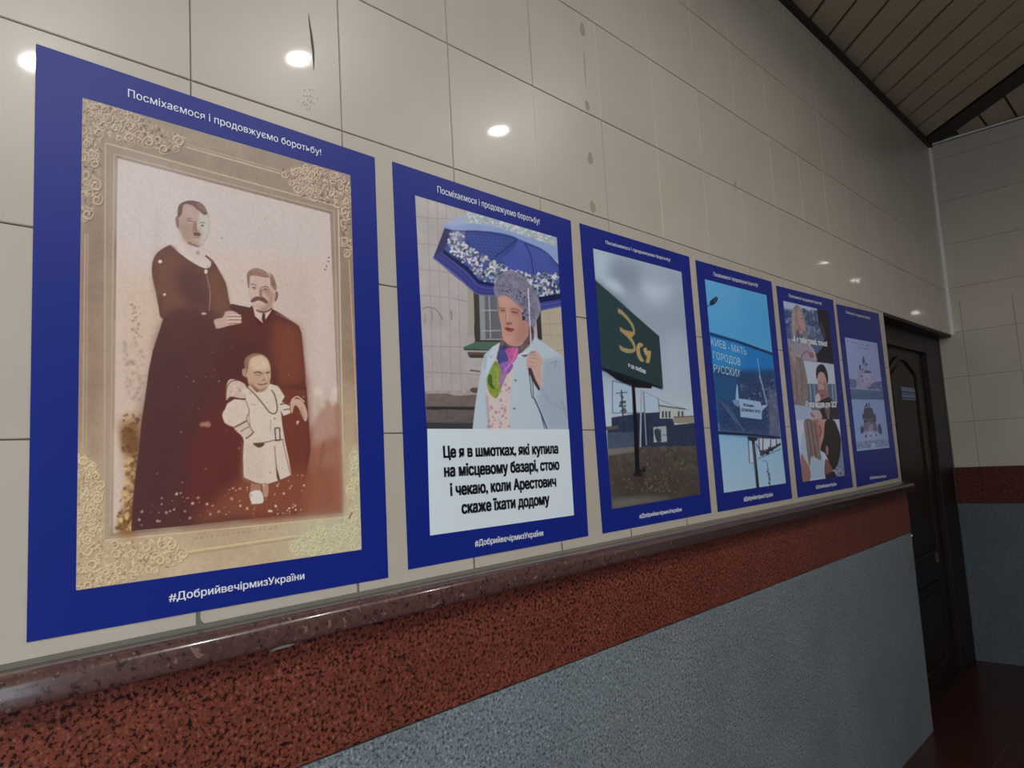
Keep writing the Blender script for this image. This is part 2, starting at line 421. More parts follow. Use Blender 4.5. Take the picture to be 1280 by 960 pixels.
# ---- downlight fittings under the ceiling
LAB = ['round ceiling downlight mirrored in the tiles above the largest poster', 'round ceiling downlight nearest to the end wall', 'round ceiling downlight set farthest from the poster wall', 'round ceiling downlight just behind the viewer', 'round ceiling downlight farthest behind the viewer']
for i, (x, y, pw) in enumerate(LAMPS):
    e = bpy.data.objects.new('downlight', None); e.location = (x, y, ZC); COL.objects.link(e)
    tag(e, LAB[i], 'light', 'ceiling downlights')
    bm = bmesh.new(); n = 24
    pr = [(.056, -.006), (.060, -.050), (.078, -.054), (.092, -.046), (.094, -.006)]
    R_ = [[bm.verts.new((r*math.cos(k*2*math.pi/n), r*math.sin(k*2*math.pi/n), z)) for k in range(n)] for r, z in pr]
    for a, b_ in zip(R_, R_[1:]):
        for k in range(n): bm.faces.new((a[k], a[(k+1) % n], b_[(k+1) % n], b_[k]))
    bm_obj('housing', bm, M_metal, e, smooth=True)
    bm = bmesh.new(); bmesh.ops.create_circle(bm, cap_ends=True, radius=.056, segments=24, matrix=Matrix.Translation((0, 0, -.03))); bm_obj('diffuser', bm, M_glow, e)

# ---------------------------------------------------------------- flat print painter (pictures on the posters)
def homog(src, dst):
    A = []; b = []
    for (x, y), (u, v) in zip(src, dst):
        A.append([x, y, 1, 0, 0, 0, -u*x, -u*y]); b.append(u)
        A.append([0, 0, 0, x, y, 1, -v*x, -v*y]); b.append(v)
    h = np.linalg.solve(np.array(A, float), np.array(b, float))
    return np.append(h, 1).reshape(3, 3)

def spline(P, closed=True, n=6):
    P = np.array(P, float); m = len(P); out = []
    rng_ = range(m) if closed else range(m - 1)
    for i in rng_:
        if closed: a, b, c, d = P[(i-1) % m], P[i], P[(i+1) % m], P[(i+2) % m]
        else: a, b, c, d = P[max(i-1, 0)], P[i], P[i+1], P[min(i+2, m-1)]
        for k in range(n):
            t = k/n
            out.append(.5*((2*b) + (c-a)*t + (2*a-5*b+4*c-d)*t*t + (3*b-a-3*c+d)*t**3))
    if not closed: out.append(P[-1])
    return np.array(out)

class Print:
    """a flat picture: painted in its own plane, the quad is where its corners were measured"""
    def __init__(s, quad, W, H, bg, seed=1):
        s.W, s.H = W, H
        s.M = homog(quad, [(0, 0), (W, 0), (W, H), (0, H)])
        s.img = np.ones((H, W, 3))*np.array(bg, float)/255
        s.o = (0, 0, 1); s.rs = np.random.RandomState(seed)
        s.k = W/abs(quad[1][0]-quad[0][0])
    def crop(s, x, y, k): s.o = (x, y, k)
    def m(s, P):
        P = np.atleast_2d(np.array(P, float))
        x = s.o[0]+P[:, 0]/s.o[2]; y = s.o[1]+P[:, 1]/s.o[2]
        q = s.M @ np.stack([x, y, np.ones_like(x)])
        return (q[:2]/q[2]).T
    def cover(s, V, SS=3):
        H, W = s.H, s.W
        V = np.array(V)
        y0 = max(int(np.floor(V[:, 1].min())), 0); y1 = min(int(np.ceil(V[:, 1].max())), H)
        x0 = max(int(np.floor(V[:, 0].min())), 0); x1 = min(int(np.ceil(V[:, 0].max()))+1, W)
        if y1 <= y0 or x1 <= x0: return None
        X1, Y1 = V[:, 0], V[:, 1]; X2, Y2 = np.roll(X1, -1), np.roll(Y1, -1)
        w = x1-x0; acc = np.zeros((y1-y0, w)); px = np.arange(w)
        for r in range(y0, y1):
            for k in range(SS):
                y = r+(k+.5)/SS
                c = ((Y1 <= y) & (Y2 > y)) | ((Y2 <= y) & (Y1 > y))
                if not c.any(): continue
                xs = np.sort(X1[c]+(y-Y1[c])/(Y2[c]-Y1[c])*(X2[c]-X1[c]))-x0
                for a, b in zip(xs[::2], xs[1::2]):
                    acc[r-y0] += np.clip(np.minimum(px+1, b)-np.maximum(px, a), 0, 1)/SS
        return x0, y0, acc
    def blend(s, cov, col, alpha=1, blur=0, tex=0):
        if cov is None: return
        x0, y0, a = cov
        if blur:
            p = int(blur*2)+1
            full = np.zeros((s.H+2*p, s.W+2*p)); full[y0+p:y0+p+a.shape[0], x0+p:x0+p+a.shape[1]] = a
            ya, yb, xa, xb = max(y0-p, 0), min(y0+a.shape[0]+p, s.H), max(x0-p, 0), min(x0+a.shape[1]+p, s.W)
            sub = full[ya:yb+2*p, xa:xb+2*p]
            for _ in range(2):
                r = max(int(round(blur)), 1)
                for ax in (0, 1):
                    c = np.cumsum(np.concatenate([np.zeros_like(sub.take([0], ax)), sub], ax), ax)
                    n = sub.shape[ax]; i = np.arange(n)
                    hi = np.minimum(i+r+1, n); lo = np.maximum(i-r, 0)
                    sub = (c.take(hi, ax)-c.take(lo, ax))/(2*r+1)
            a = sub[p:-p, p:-p]; x0, y0 = xa, ya
            a = a[:yb-ya, :xb-xa]
        a = (np.clip(a, 0, 1)*alpha)[..., None]
        h, w = a.shape[:2]
        c = np.array(col, float)/255*np.ones((h, w, 3))
        if tex: c = c*(1+tex*(s.noise(w, h, 6)[..., None]*.6+s.noise(w, h, 2)[..., None]*.6))
        s.img[y0:y0+h, x0:x0+w] = s.img[y0:y0+h, x0:x0+w]*(1-a)+c*a
    def noise(s, w, h, size):
        gw, gh = int(w/size)+3, int(h/size)+3
        g = s.rs.rand(gh, gw)*2-1
        X = np.arange(w)/size; Y = np.arange(h)/size
        ix, iy = X.astype(int), Y.astype(int); fx, fy = X-ix, Y-iy
        fx = fx*fx*(3-2*fx); fy = (fy*fy*(3-2*fy))[:, None]
        a = g[iy][:, ix]*(1-fx)+g[iy][:, ix+1]*fx; b = g[iy+1][:, ix]*(1-fx)+g[iy+1][:, ix+1]*fx
        return a*(1-fy)+b*fy
    def poly(s, P, col, smooth=True, alpha=1, blur=0, tex=0):
        P = spline(P) if smooth else P
        s.blend(s.cover(s.m(P)), col, alpha, blur, tex)
    def line(s, P, w, col, smooth=True, alpha=1, blur=0, taper=False):
        P = spline(P, False) if smooth and len(P) > 2 else np.array(P, float)
        d = np.gradient(P, axis=0); n = np.stack([-d[:, 1], d[:, 0]], 1)
        n /= np.linalg.norm(n, axis=1)[:, None]+1e-9
        ww = np.full(len(P), w/2.)
        if taper: ww = ww*np.sin(np.linspace(.25, np.pi-.1, len(P)))
        Q = np.concatenate([P+n*ww[:, None], (P-n*ww[:, None])[::-1]])
        s.blend(s.cover(s.m(Q)), col, alpha, blur)
    def ell(s, x, y, rx, ry, col, rot=0, **k):
        t = np.linspace(0, 2*np.pi, 17)[:-1]; c, n = math.cos(rot), math.sin(rot)
        X, Y = rx*np.cos(t), ry*np.sin(t)
        s.poly(np.stack([x+X*c-Y*n, y+X*n+Y*c], 1), col, smooth=False, **k)
    def dots(s, P, n, r, cols, alpha=1, blur=0, el=1):
        """n small dabs scattered in the polygon P"""
        P = np.array(P, float); lo, hi = P.min(0), P.max(0); k = 0; t = 0
        while k < n and t < n*30:
            t += 1
            q = lo+s.rs.rand(2)*(hi-lo)
            X1, Y1 = P.T; X2, Y2 = np.roll(X1, -1), np.roll(Y1, -1)
            c = ((Y1 <= q[1]) & (Y2 > q[1])) | ((Y2 <= q[1]) & (Y1 > q[1]))
            if (X1[c]+(q[1]-Y1[c])/(Y2[c]-Y1[c])*(X2[c]-X1[c]) > q[0]).sum() % 2 == 0: continue
            R = r*(.5+s.rs.rand()); s.ell(q[0], q[1], R, R*el*(.7+.6*s.rs.rand()), cols[s.rs.randint(len(cols))], rot=s.rs.rand()*3, alpha=alpha, blur=blur); k += 1
    def vgrad(s, stops):
        y = np.linspace(0, 1, s.H); c = np.array([q[1] for q in stops], float)/255; t = [q[0] for q in stops]
        g = np.stack([np.interp(y, t, c[:, i]) for i in range(3)], 1)
        s.img[:] = g[:, None, :]
    def mottle(s, amt, size, box=None, tint=(1, 1, 1)):
        n = s.noise(s.W, s.H, size)*.65+s.noise(s.W, s.H, size/2.3)*.35
        s.img *= 1+amt*n[..., None]*np.array(tint)

def scroll(p, x, y, r, turns, a0, w, hi, lo, dirn=1):
    t = np.linspace(0, 1, int(14*turns)+4)
    a = a0+dirn*t*turns*2*math.pi; R = r*(1-.8*t)
    P = np.stack([x+R*np.cos(a), y+R*np.sin(a)], 1)
    p.line(P+np.array([w*.45, w*.55]), w*1.15, lo, smooth=False, alpha=.65, taper=True)
    p.line(P, w, hi, smooth=False, alpha=.9, taper=True)

def art_family():
    p = Print([(103, 122), (438, 219), (452, 687), (95, 738)], 400, 600, (150, 130, 110), 3)
    p.vgrad([(0, (146, 131, 113)), (.25, (143, 121, 103)), (.6, (150, 124, 102)), (.85, (178, 154, 126)), (1, (188, 166, 134))])
    # lower right of the mount is bleached
    p.crop(0, 0, 1)
    p.ell(440, 670, 75, 85, (190, 184, 152), alpha=.75, blur=26)
    p.ell(437, 560, 22, 90, (186, 164, 132), alpha=.6, blur=14)
    p.mottle(.05, 40); p.mottle(.035, 9)
    hiT, loT = (186, 168, 146), (108, 90, 72); hiB, loB = (212, 190, 140), (148, 120, 72)
    # outer double rule
    for a, b, c in (((128, 128), (436, 222), hiT), ):
        pass
    p.line([(232, 184), (350, 217)], 1.6, hiT, smooth=False); p.line([(232, 180.6), (352, 213.8)], 1.0, (172, 154, 132), smooth=False)
    p.line([(107, 292), (104, 560)], 1.3, hiT, smooth=False, alpha=.8); p.line([(110.5, 292), (108, 560)], .8, (196, 176, 148), smooth=False, alpha=.7)
    p.line([(436, 325), (448, 560)], 1.2, (200, 182, 156), smooth=False, alpha=.7)
    p.line([(232, 689.5), (372, 669)], 1.5, (214, 192, 140), smooth=False); p.line([(236, 692.5), (372, 672.5)], 1, (160, 134, 88), smooth=False)
    # band between the two inner rules
    p.poly([(132, 179), (422.6, 258.5), (430, 646), (131, 675)], (150, 131, 112), smooth=False, alpha=.5)
    p.poly([(140, 189), (417, 262.5), (428.5, 640), (136, 670)], (138, 118, 100), smooth=False, alpha=.55)
    for q in (([(132, 179), (422.6, 258.5)], hiT), ([(422.6, 258.5), (430, 646)], (196, 180, 158)), ([(430, 646), (131, 675)], (208, 186, 144)), ([(131, 675), (132, 179)], (178, 158, 134))):
        p.line(q[0], 1.5, q[1], smooth=False)
    for q in (([(143, 192.5), (417, 264)]), ([(417, 264), (428, 641)]), ([(137.5, 669), (143, 192.5)])):
        p.line(q, 1.0, (186, 168, 146), smooth=False, alpha=.8)
    p.line([(146.5, 196.5), (412.5, 266)], 1.2, (92, 76, 66), smooth=False); p.line([(146.5, 197), (143.5, 400)], 1.0, (100, 84, 70), smooth=False)
    p.line([(413, 267), (416, 330)], 1.0, (110, 92, 80), smooth=False, alpha=.8)
    # the photo itself
    p.poly([(147.5, 198.5), (412, 267.5), (427, 636.5), (142, 666)], (198, 178, 164), smooth=False)
    ph = [(147.5, 198.5), (412, 267.5), (427, 636.5), (142, 666)]
    p.poly([(147.5, 198.5), (412, 267.5), (414, 330), (147, 300)], (194, 180, 172), smooth=False, alpha=.8, blur=5)
    p.poly([(147, 330), (250, 330), (200, 480), (144, 640)], (198, 172, 150), smooth=False, alpha=.8, blur=14)
    p.poly([(330, 330), (414, 340), (420, 500), (380, 500)], (194, 170, 156), smooth=False, alpha=.7, blur=14)
    p.poly([(390, 350), (408, 352), (412, 470), (396, 480)], (206, 190, 176), alpha=.4, blur=8)
    p.poly([(152, 210), (250, 240), (220, 330), (160, 340)], (200, 186, 182), alpha=.5, blur=14)
    p.line([(198, 270), (194, 330), (196, 420)], 3, (176, 150, 132), alpha=.5, blur=3)
    # brown ground right, lower
    p.poly([(372, 556), (386, 540), (400, 512), (410, 500), (424, 505), (428, 640), (300, 652)], (150, 98, 76), smooth=False, blur=3)
    p.poly([(384, 500), (421, 500), (423, 545), (386, 560)], (190, 165, 150), smooth=False, alpha=.55, blur=6)
    p.poly([(396, 575), (424, 560), (427, 634), (392, 636)], (160, 116, 96), smooth=False, alpha=.7, blur=8)
    p.line([(407, 552), (404, 556), (399, 590)], 3, (120, 72, 54), alpha=.5, blur=2)
    p.dots([(396, 484), (420, 484), (424, 508), (392, 508)], 12, 3.2, [(206, 190, 170), (214, 196, 176)], alpha=.7, blur=2)
    # stained left strip
    p.crop(130, 380, 3.2)
    p.poly([(60, 480), (110, 455), (150, 460), (140, 905), (50, 905), (95, 800), (85, 620)], (150, 108, 62), alpha=.7, blur=5)
    p.poly([(70, 500), (125, 490), (140, 560), (120, 600), (80, 590)], (104, 66, 34), alpha=.75, blur=3)
    p.poly([(100, 740), (125, 640), (128, 880), (60, 905)], (118, 78, 36), alpha=.7, blur=3)
    p.dots([(75, 150), (160, 150), (170, 260), (160, 390), (95, 380)], 80, 3.6, [(120, 92, 78), (140, 112, 96)], alpha=.6, blur=.8)
    p.dots([(110, 0), (150, 0), (150, 140), (115, 140)], 26, 5, [(150, 122, 104), (166, 138, 118)], alpha=.7)
    p.dots([(75, 440), (150, 440), (135, 620), (75, 610)], 45, 6, [(92, 58, 30), (120, 84, 50)], alpha=.7)
    p.dots([(85, 620), (130, 620), (120, 800), (70, 850)], 60, 7, [(196, 160, 110), (206, 172, 124), (122, 82, 40)], alpha=.8)
    p.dots([(50, 830), (130, 830), (130, 905), (50, 905)], 40, 6, [(206, 176, 116), (110, 74, 34)], alpha=.8)
    p.line([(45, 500), (38, 900)], 12, (214, 192, 166), smooth=False, alpha=.6, blur=3)
    # dark mass: skirt of the standing figure and the coat of the seated man
    p.crop(0, 0, 1)
    p.poly([(205, 396), (200, 412), (191, 439), (186, 464), (181.5, 499), (177, 527), (174, 561), (169, 599), (166, 630), (164.5, 663.5), (250, 655), (340, 645.5), (372, 642), (382, 600), (388, 560), (386, 530), (384, 500), (381.5, 458), (379, 437), (374, 408), (340, 390), (290, 380), (250, 385)], (82, 50, 47), smooth=False)
    p.poly([(290, 640), (300, 560), (330, 470), (383, 470), (388, 550), (380, 640), (330, 647)], (116, 58, 44), smooth=False, alpha=.85, blur=6)
    p.poly([(230, 560), (300, 440), (345, 440), (310, 560), (290, 640), (240, 645)], (102, 44, 40), smooth=False, alpha=.75, blur=14)
    p.poly([(300, 600), (420, 580), (426, 636), (230, 656)], (136, 80, 58), smooth=False, alpha=.7, blur=9)
    p.poly([(172, 600), (182, 500), (200, 440), (232, 430), (225, 560), (200, 655), (168, 660)], (78, 46, 48), smooth=False, alpha=.8, blur=8)
    p.line([(228, 650), (236, 560), (262, 470)], 5, (68, 36, 38), alpha=.45, blur=4)
    # man's coat
    p.crop(250, 320, 6)
    p.poly([(300, 440), (350, 412), (385, 375), (400, 372), (440, 400), (540, 396), (600, 430), (740, 520), (765, 590), (775, 700), (790, 850), (796, 1000), (560, 1000), (500, 760), (330, 760), (300, 640), (200, 620), (180, 560), (240, 530)], (90, 47, 41), smooth=False)
    p.poly([(560, 480), (740, 525), (765, 640), (785, 950), (600, 990), (530, 700)], (122, 66, 50), smooth=False, alpha=.85, blur=6)
    p.poly([(110, 640), (300, 600), (480, 700), (330, 760), (330, 960), (90, 950)], (80, 43, 40), smooth=False, alpha=.8, blur=6)
    p.line([(565, 430), (740, 522), (768, 640), (786, 850), (796, 980)], 5, (190, 160, 146), alpha=.6)
    p.line([(620, 470), (600, 700), (560, 960)], 4, (84, 36, 30), alpha=.5, blur=1)
    # lapels, collar, tie
    p.poly([(396, 380), (408, 455), (470, 505), (545, 400), (535, 395), (470, 430)], (200, 178, 162), smooth=False)
    p.poly([(470, 425), (488, 430), (490, 498), (470, 500), (462, 470)], (80, 44, 40), smooth=False)
    p.poly([(382, 385), (396, 378), (412, 450), (468, 502), (470, 545), (420, 500)], (82, 38, 35), smooth=False)
    p.poly([(540, 398), (556, 408), (500, 520), (488, 505)], (82, 38, 35), smooth=False)
    # man's head
    p.crop(290, 325, 11.3)
    p.poly([(245, 230), (235, 400), (240, 520), (275, 600), (300, 680), (370, 735), (460, 742), (530, 710), (565, 640), (600, 480), (590, 320), (540, 240), (400, 215)], (192, 166, 150))
    p.poly([(430, 420), (560, 430), (590, 520), (560, 650), (500, 720), (420, 735), (380, 700), (470, 640), (520, 560)], (160, 122, 104), alpha=.8, blur=2)
    p.poly([(210, 210), (250, 150), (330, 118), (430, 140), (500, 180), (570, 210), (610, 300), (630, 400), (600, 430), (545, 350), (535, 255), (470, 250), (400, 235), (290, 222), (255, 240), (245, 380), (225, 380)], (140, 104, 90), tex=.15)
    p.line([(260, 160), (340, 140), (440, 170)], 12, (170, 138, 122), alpha=.6)
    p.poly([(480, 160), (545, 200), (540, 250), (500, 215)], (186, 160, 146), alpha=.7)
    p.line([(262, 360), (285, 342), (320, 350), (350, 372)], 12, (96, 66, 58), taper=True); p.line([(405, 390), (450, 378), (500, 382), (528, 410)], 13, (96, 66, 58), taper=True)
    p.line([(275, 395), (310, 385), (345, 400)], 10, (110, 82, 74)); p.ell(312, 396, 13, 8, (88, 62, 58)); p.line([(430, 420), (470, 405), (520, 425)], 10, (110, 82, 74)); p.ell(472, 418, 14, 8, (84, 60, 56))
    p.line([(290, 412), (340, 415)], 6, (150, 118, 104), smooth=False); p.line([(440, 440), (510, 442)], 6, (150, 118, 104), smooth=False)
    p.poly([(395, 400), (425, 420), (425, 500), (440, 520), (390, 525), (385, 470)], (132, 94, 80), alpha=.85, blur=1)
    p.line([(378, 430), (372, 500)], 8, (208, 186, 170), smooth=False, alpha=.7)
    p.poly([(262, 580), (290, 545), (340, 518), (400, 522), (450, 530), (490, 570), (510, 600), (480, 615), (430, 590), (370, 572), (320, 592), (275, 600)], (112, 74, 62), tex=.15)
    p.line([(330, 600), (380, 590), (430, 605)], 10, (206, 180, 162), alpha=.8); p.line([(340, 640), (400, 650), (450, 640)], 7, (156, 118, 102), alpha=.7)
    p.poly([(330, 700), (380, 712), (460, 722), (540, 690), (560, 660), (560, 700), (470, 745), (370, 735)], (100, 62, 54), alpha=.9)
    p.poly([(610, 450), (640, 450), (650, 500), (625, 580), (600, 580)], (150, 112, 98)); p.line([(628, 450), (640, 500), (612, 575)], 14, (84, 60, 54))
    p.dots([(480, 460), (550, 460), (540, 560), (480, 560)], 22, 5, [(136, 102, 90), (190, 160, 144)], alpha=.6)
    # standing figure: collar, neck, bodice, sleeve
    p.crop(170, 230, 4.8)
    p.poly([(205, 370), (270, 320), (380, 360), (445, 440), (450, 520), (330, 480)], (202, 184, 174))
    p.poly([(215, 368), (160, 390), (118, 428), (97, 490), (100, 560), (120, 650), (135, 730), (150, 802), (195, 805), (180, 850), (300, 870), (470, 850), (470, 812), (520, 800), (545, 760), (568, 750), (555, 680), (540, 600), (510, 540), (470, 470), (425, 430), (448, 470), (440, 500), (400, 500), (330, 462), (265, 415)], (98, 64, 56), tex=.08)
    p.poly([(440, 500), (510, 545), (545, 640), (560, 745), (520, 790), (450, 740), (430, 600)], (112, 74, 58), smooth=False, alpha=.9, blur=3)
    p.poly([(130, 440), (215, 385), (300, 500), (260, 640), (330, 740), (180, 780), (115, 600)], (112, 74, 60), smooth=False, alpha=.8, blur=5)
    p.poly([(230, 520), (330, 500), (420, 640), (420, 740), (300, 700), (240, 600)], (84, 54, 52), smooth=False, alpha=.7, blur=6)
    p.poly([(165, 850), (240, 800), (470, 810), (540, 860), (540, 1000), (110, 1000)], (82, 50, 47), smooth=False, alpha=1, blur=7)
    p.poly([(205, 775), (330, 745), (455, 790), (468, 850), (420, 900), (220, 890), (190, 840)], (84, 52, 48), smooth=True, alpha=.85, blur=6)
    p.line([(158, 800), (195, 806), (235, 775), (300, 752)], 5, (70, 44, 40), alpha=.6, blur=1)
    p.line([(412, 505), (430, 570), (445, 660), (440, 760)], 4, (180, 148, 132), alpha=.8)
    p.ell(420, 526, 10, 13, (226, 208, 192)); p.ell(408, 778, 16, 8, (180, 150, 132)); p.ell(146, 466, 12, 10, (230, 210, 192)); p.ell(172, 664, 8, 8, (216, 190, 172))
    p.line([(215, 370), (265, 415), (330, 462), (400, 500), (440, 500), (448, 470), (425, 430)], 4, (228, 212, 202), alpha=.8)
    # hand on the shoulder
    p.poly([(470, 815), (520, 800), (540, 765), (590, 765), (632, 798), (630, 815), (628, 835), (560, 850), (490, 868), (475, 850)], (188, 156, 140))
    for yy in (786, 806, 828): p.line([(545, yy+4), (590, yy), (630, yy+4)], 9, (206, 178, 162)); p.line([(550, yy+10), (590, yy+8), (628, yy+10)], 3, (92, 52, 46))
    # head of the standing figure
    p.crop(210, 240, 10.67)
    p.poly([(150, 480), (240, 650), (330, 730), (430, 735), (500, 700), (520, 850), (400, 900), (250, 800), (170, 620)], (198, 178, 168))
    p.poly([(145, 200), (130, 330), (100, 345), (105, 430), (135, 490), (170, 540), (200, 610), (260, 680), (340, 728), (405, 738), (460, 715), (510, 640), (550, 560), (562, 420), (545, 300), (480, 220), (330, 150), (220, 150)], (172, 146, 132))
    p.poly([(400, 300), (470, 290), (545, 320), (560, 420), (550, 560), (500, 660), (430, 720), (420, 640), (460, 560), (420, 480), (395, 380)], (188, 184, 170), alpha=.85, blur=2)
    p.poly([(300, 200), (370, 260), (400, 330), (380, 400), (240, 360), (220, 240)], (178, 154, 142), alpha=.8, blur=3)
    p.poly([(160, 420), (320, 420), (330, 600), (300, 690), (230, 640), (180, 540)], (156, 124, 108), alpha=.6, blur=4)
    p.poly([(130, 320), (140, 200), (190, 145), (280, 118), (390, 128), (460, 165), (505, 225), (520, 300), (470, 300), (430, 262), (380, 230), (320, 180), (235, 165), (200, 200), (190, 280), (150, 340)], (108, 80, 74), tex=.12)
    p.poly([(380, 140), (450, 165), (500, 230), (490, 270), (440, 240), (400, 200)], (134, 104, 94), alpha=.8)
    p.poly([(105, 345), (135, 330), (150, 430), (140, 490), (112, 440)], (136, 104, 94))
    p.line([(250, 370), (290, 350), (345, 362)], 12, (120, 90, 80), taper=True); p.line([(420, 420), (460, 408), (505, 430)], 14, (118, 106, 96), taper=True)
    p.line([(250, 392), (290, 380), (335, 400)], 9, (118, 90, 82)); p.ell(290, 390, 12, 9, (104, 80, 76)); p.ell(460, 452, 22, 14, (122, 112, 104)); p.ell(458, 450, 10, 8, (84, 76, 72))
    p.line([(262, 410), (330, 412)], 6, (204, 182, 168), smooth=False)
    p.poly([(345, 400), (385, 400), (392, 500), (400, 540), (345, 545), (330, 510)], (136, 104, 92), alpha=.85, blur=1)
    p.line([(398, 400), (405, 510)], 12, (204, 198, 182), smooth=False, alpha=.8)
    p.poly([(338, 556), (372, 540), (425, 550), (436, 572), (420, 594), (385, 588), (348, 582)], (100, 74, 68))
    p.line([(340, 612), (380, 606), (440, 625)], 9, (124, 92, 82), taper=True); p.line([(350, 640), (420, 645)], 8, (190, 166, 150), smooth=False, alpha=.7)
    p.poly([(260, 690), (330, 715), (400, 738), (420, 730), (400, 715), (330, 690), (290, 665)], (120, 90, 80), alpha=.8)
    p.ell(400, 812, 20, 22, (140, 116, 106), blur=1); p.line([(500, 850), (560, 900), (610, 960)], 26, (110, 78, 66))
    p.ell(720, 618, 14, 9, (140, 118, 108))
    # child
    p.crop(260, 430, 4.571)
    W1, W2, LN = (206, 188, 170), (190, 166, 148), (84, 52, 42)
    p.poly([(120, 205), (160, 205), (215, 235), (225, 300), (190, 310), (130, 300), (102, 320), (105, 250)], (196, 172, 154))
    p.line([(102, 318), (108, 250), (135, 212), (180, 208)], 6, LN, alpha=.7)
    p.poly([(345, 225), (400, 240), (438, 300), (420, 330), (465, 345), (470, 395), (430, 410), (415, 380), (425, 470), (440, 560), (460, 650), (476, 748), (400, 780), (330, 802), (270, 790), (205, 762), (200, 650), (205, 555), (200, 535), (160, 480), (95, 450), (82, 410), (110, 340), (150, 315), (215, 320), (225, 240), (240, 240), (280, 275)], W1, smooth=False)
    p.poly([(205, 560), (300, 560), (330, 800), (205, 765)], (198, 176, 158), smooth=False, alpha=.7, blur=4)
    p.poly([(90, 380), (200, 330), (225, 430), (150, 470), (95, 445)], (204, 184, 164), alpha=.8)
    p.poly([(150, 475), (220, 435), (262, 500), (220, 540), (190, 520)], (200, 178, 158))
    p.line([(150, 475), (185, 458), (225, 436)], 7, LN); p.line([(185, 500), (215, 482), (240, 470)], 5, LN, alpha=.7); p.line([(215, 540), (245, 520), (262, 498)], 6, LN)
    p.line([(215, 322), (235, 380), (222, 430), (255, 500)], 5, (140, 100, 80)); p.line([(232, 380), (240, 470)], 4, (150, 112, 92), smooth=False)
    p.line([(215, 235), (270, 290), (320, 350), (350, 388), (375, 398), (392, 385), (394, 350), (380, 290), (362, 262)], 7, (96, 76, 62))
    p.line([(255, 568), (320, 562), (385, 548), (430, 545)], 5, (120, 84, 66)); p.poly([(260, 568), (320, 565), (310, 585), (285, 590)], (90, 60, 48))
    for q in ([(382, 480), (408, 478)], [(408, 478), (412, 548)], [(412, 548), (386, 552)], [(386, 552), (382, 480)]): p.line(q, 7, (78, 58, 48), smooth=False)
    p.line([(380, 580), (388, 680), (400, 775)], 6, (150, 116, 98)); p.poly([(388, 690), (412, 775), (400, 778), (392, 760)], (84, 52, 42), smooth=False)
    p.line([(425, 545), (448, 650), (472, 750)], 5, (150, 100, 76)); p.line([(205, 762), (270, 792), (330, 804), (400, 782), (476, 748)], 4, (110, 66, 50), alpha=.7)
    p.line([(410, 345), (440, 340), (465, 350)], 6, LN); p.line([(430, 375), (468, 372)], 5, LN, smooth=False); p.line([(358, 430), (356, 500)], 4, (170, 140, 122), smooth=False)
    p.ell(380, 425, 8, 5, (160, 130, 112)); p.line([(240, 340), (275, 350)], 4, (170, 140, 120), smooth=False)
    p.dots([(130, 240), (215, 245), (215, 300), (130, 295)], 16, 7, [(168, 136, 118), (214, 194, 176)], alpha=.5)
    # hand at right, legs
    p.poly([(475, 320), (520, 315), (550, 345), (568, 400), (560, 440), (545, 430), (520, 370), (495, 350), (480, 395), (470, 370)], (192, 156, 134))
    p.line([(478, 318), (510, 300), (550, 330)], 6, (216, 192, 170)); p.poly([(505, 440), (520, 440), (508, 462)], (206, 170, 150))
    p.line([(530, 360), (548, 430)], 3, (140, 96, 76), smooth=False)
    p.poly([(245, 795), (300, 800), (300, 845), (240, 845)], (160, 116, 92), smooth=False); p.poly([(240, 848), (300, 838), (316, 900), (270, 912), (248, 905)], (224, 214, 196)); p.poly([(312, 800), (342, 800), (342, 865), (318, 868)], (176, 134, 110))
    # child's head
    p.poly([(210, 100), (222, 75), (260, 55), (310, 62), (345, 95), (358, 150), (356, 200), (345, 240), (310, 268), (270, 262), (235, 235), (222, 190), (200, 180), (196, 145), (210, 140)], (186, 152, 124))
    p.poly([(212, 130), (208, 100), (225, 72), (262, 54), (300, 60), (270, 70), (240, 90), (228, 140), (222, 165)], (136, 104, 86))
    p.poly([(250, 80), (320, 75), (348, 120), (340, 148), (260, 150), (240, 110)], (206, 180, 152), alpha=.9, blur=2)
    p.line([(262, 166), (285, 160), (308, 168)], 8, (96, 66, 52)); p.line([(330, 166), (352, 160)], 8, (92, 62, 48), smooth=False)
    p.line([(270, 178), (300, 178)], 4, (120, 88, 70), smooth=False)
    p.line([(318, 165), (326, 200), (308, 208)], 6, (140, 104, 84)); p.line([(322, 170), (332, 203)], 5, (216, 190, 164), smooth=False)
    p.line([(282, 228), (310, 232), (340, 222)], 6, (112, 72, 58)); p.poly([(235, 215), (262, 240), (300, 262), (340, 245), (310, 270), (268, 264)], (110, 74, 58), alpha=.8, blur=1)
    p.poly([(198, 150), (212, 145), (222, 185), (206, 185)], (168, 128, 104))
    # hand behind, specks on the dark cloth
    p.ell(0, 460, 18, 16, (170, 112, 92), alpha=.9)
    p.crop(0, 0, 1)
    p.line([(250, 531), (262, 529)], 5, (178, 120, 98), smooth=False, blur=1)
    p.dots([(170, 625), (380, 590), (380, 640), (170, 658)], 80, 1.2, [(214, 176, 150), (190, 140, 116)], alpha=.85)
    p.dots([(180, 480), (300, 420), (380, 480), (380, 600), (180, 640)], 40, .8, [(190, 140, 118), (160, 104, 84)], alpha=.8)
    p.dots([(190, 420), (290, 400), (290, 640), (175, 655)], 25, 8, [(110, 52, 44), (76, 42, 42)], alpha=.25, blur=5)
    p.dots([(335, 632), (372, 630), (372, 641), (335, 645)], 12, 1.1, [(222, 204, 180)], alpha=.9)
    p.dots([(160, 230), (400, 280), (405, 480), (350, 400), (250, 330)], 10, .8, [(150, 124, 110)], alpha=.7)
    for x, y in ((410, 327), (408, 333), (406, 337), (411, 322)): p.ell(x, y, .9, .9, (60, 44, 38))
    # carved corners of the mount
    p.crop(0, 0, 1)
    rs = p.rs
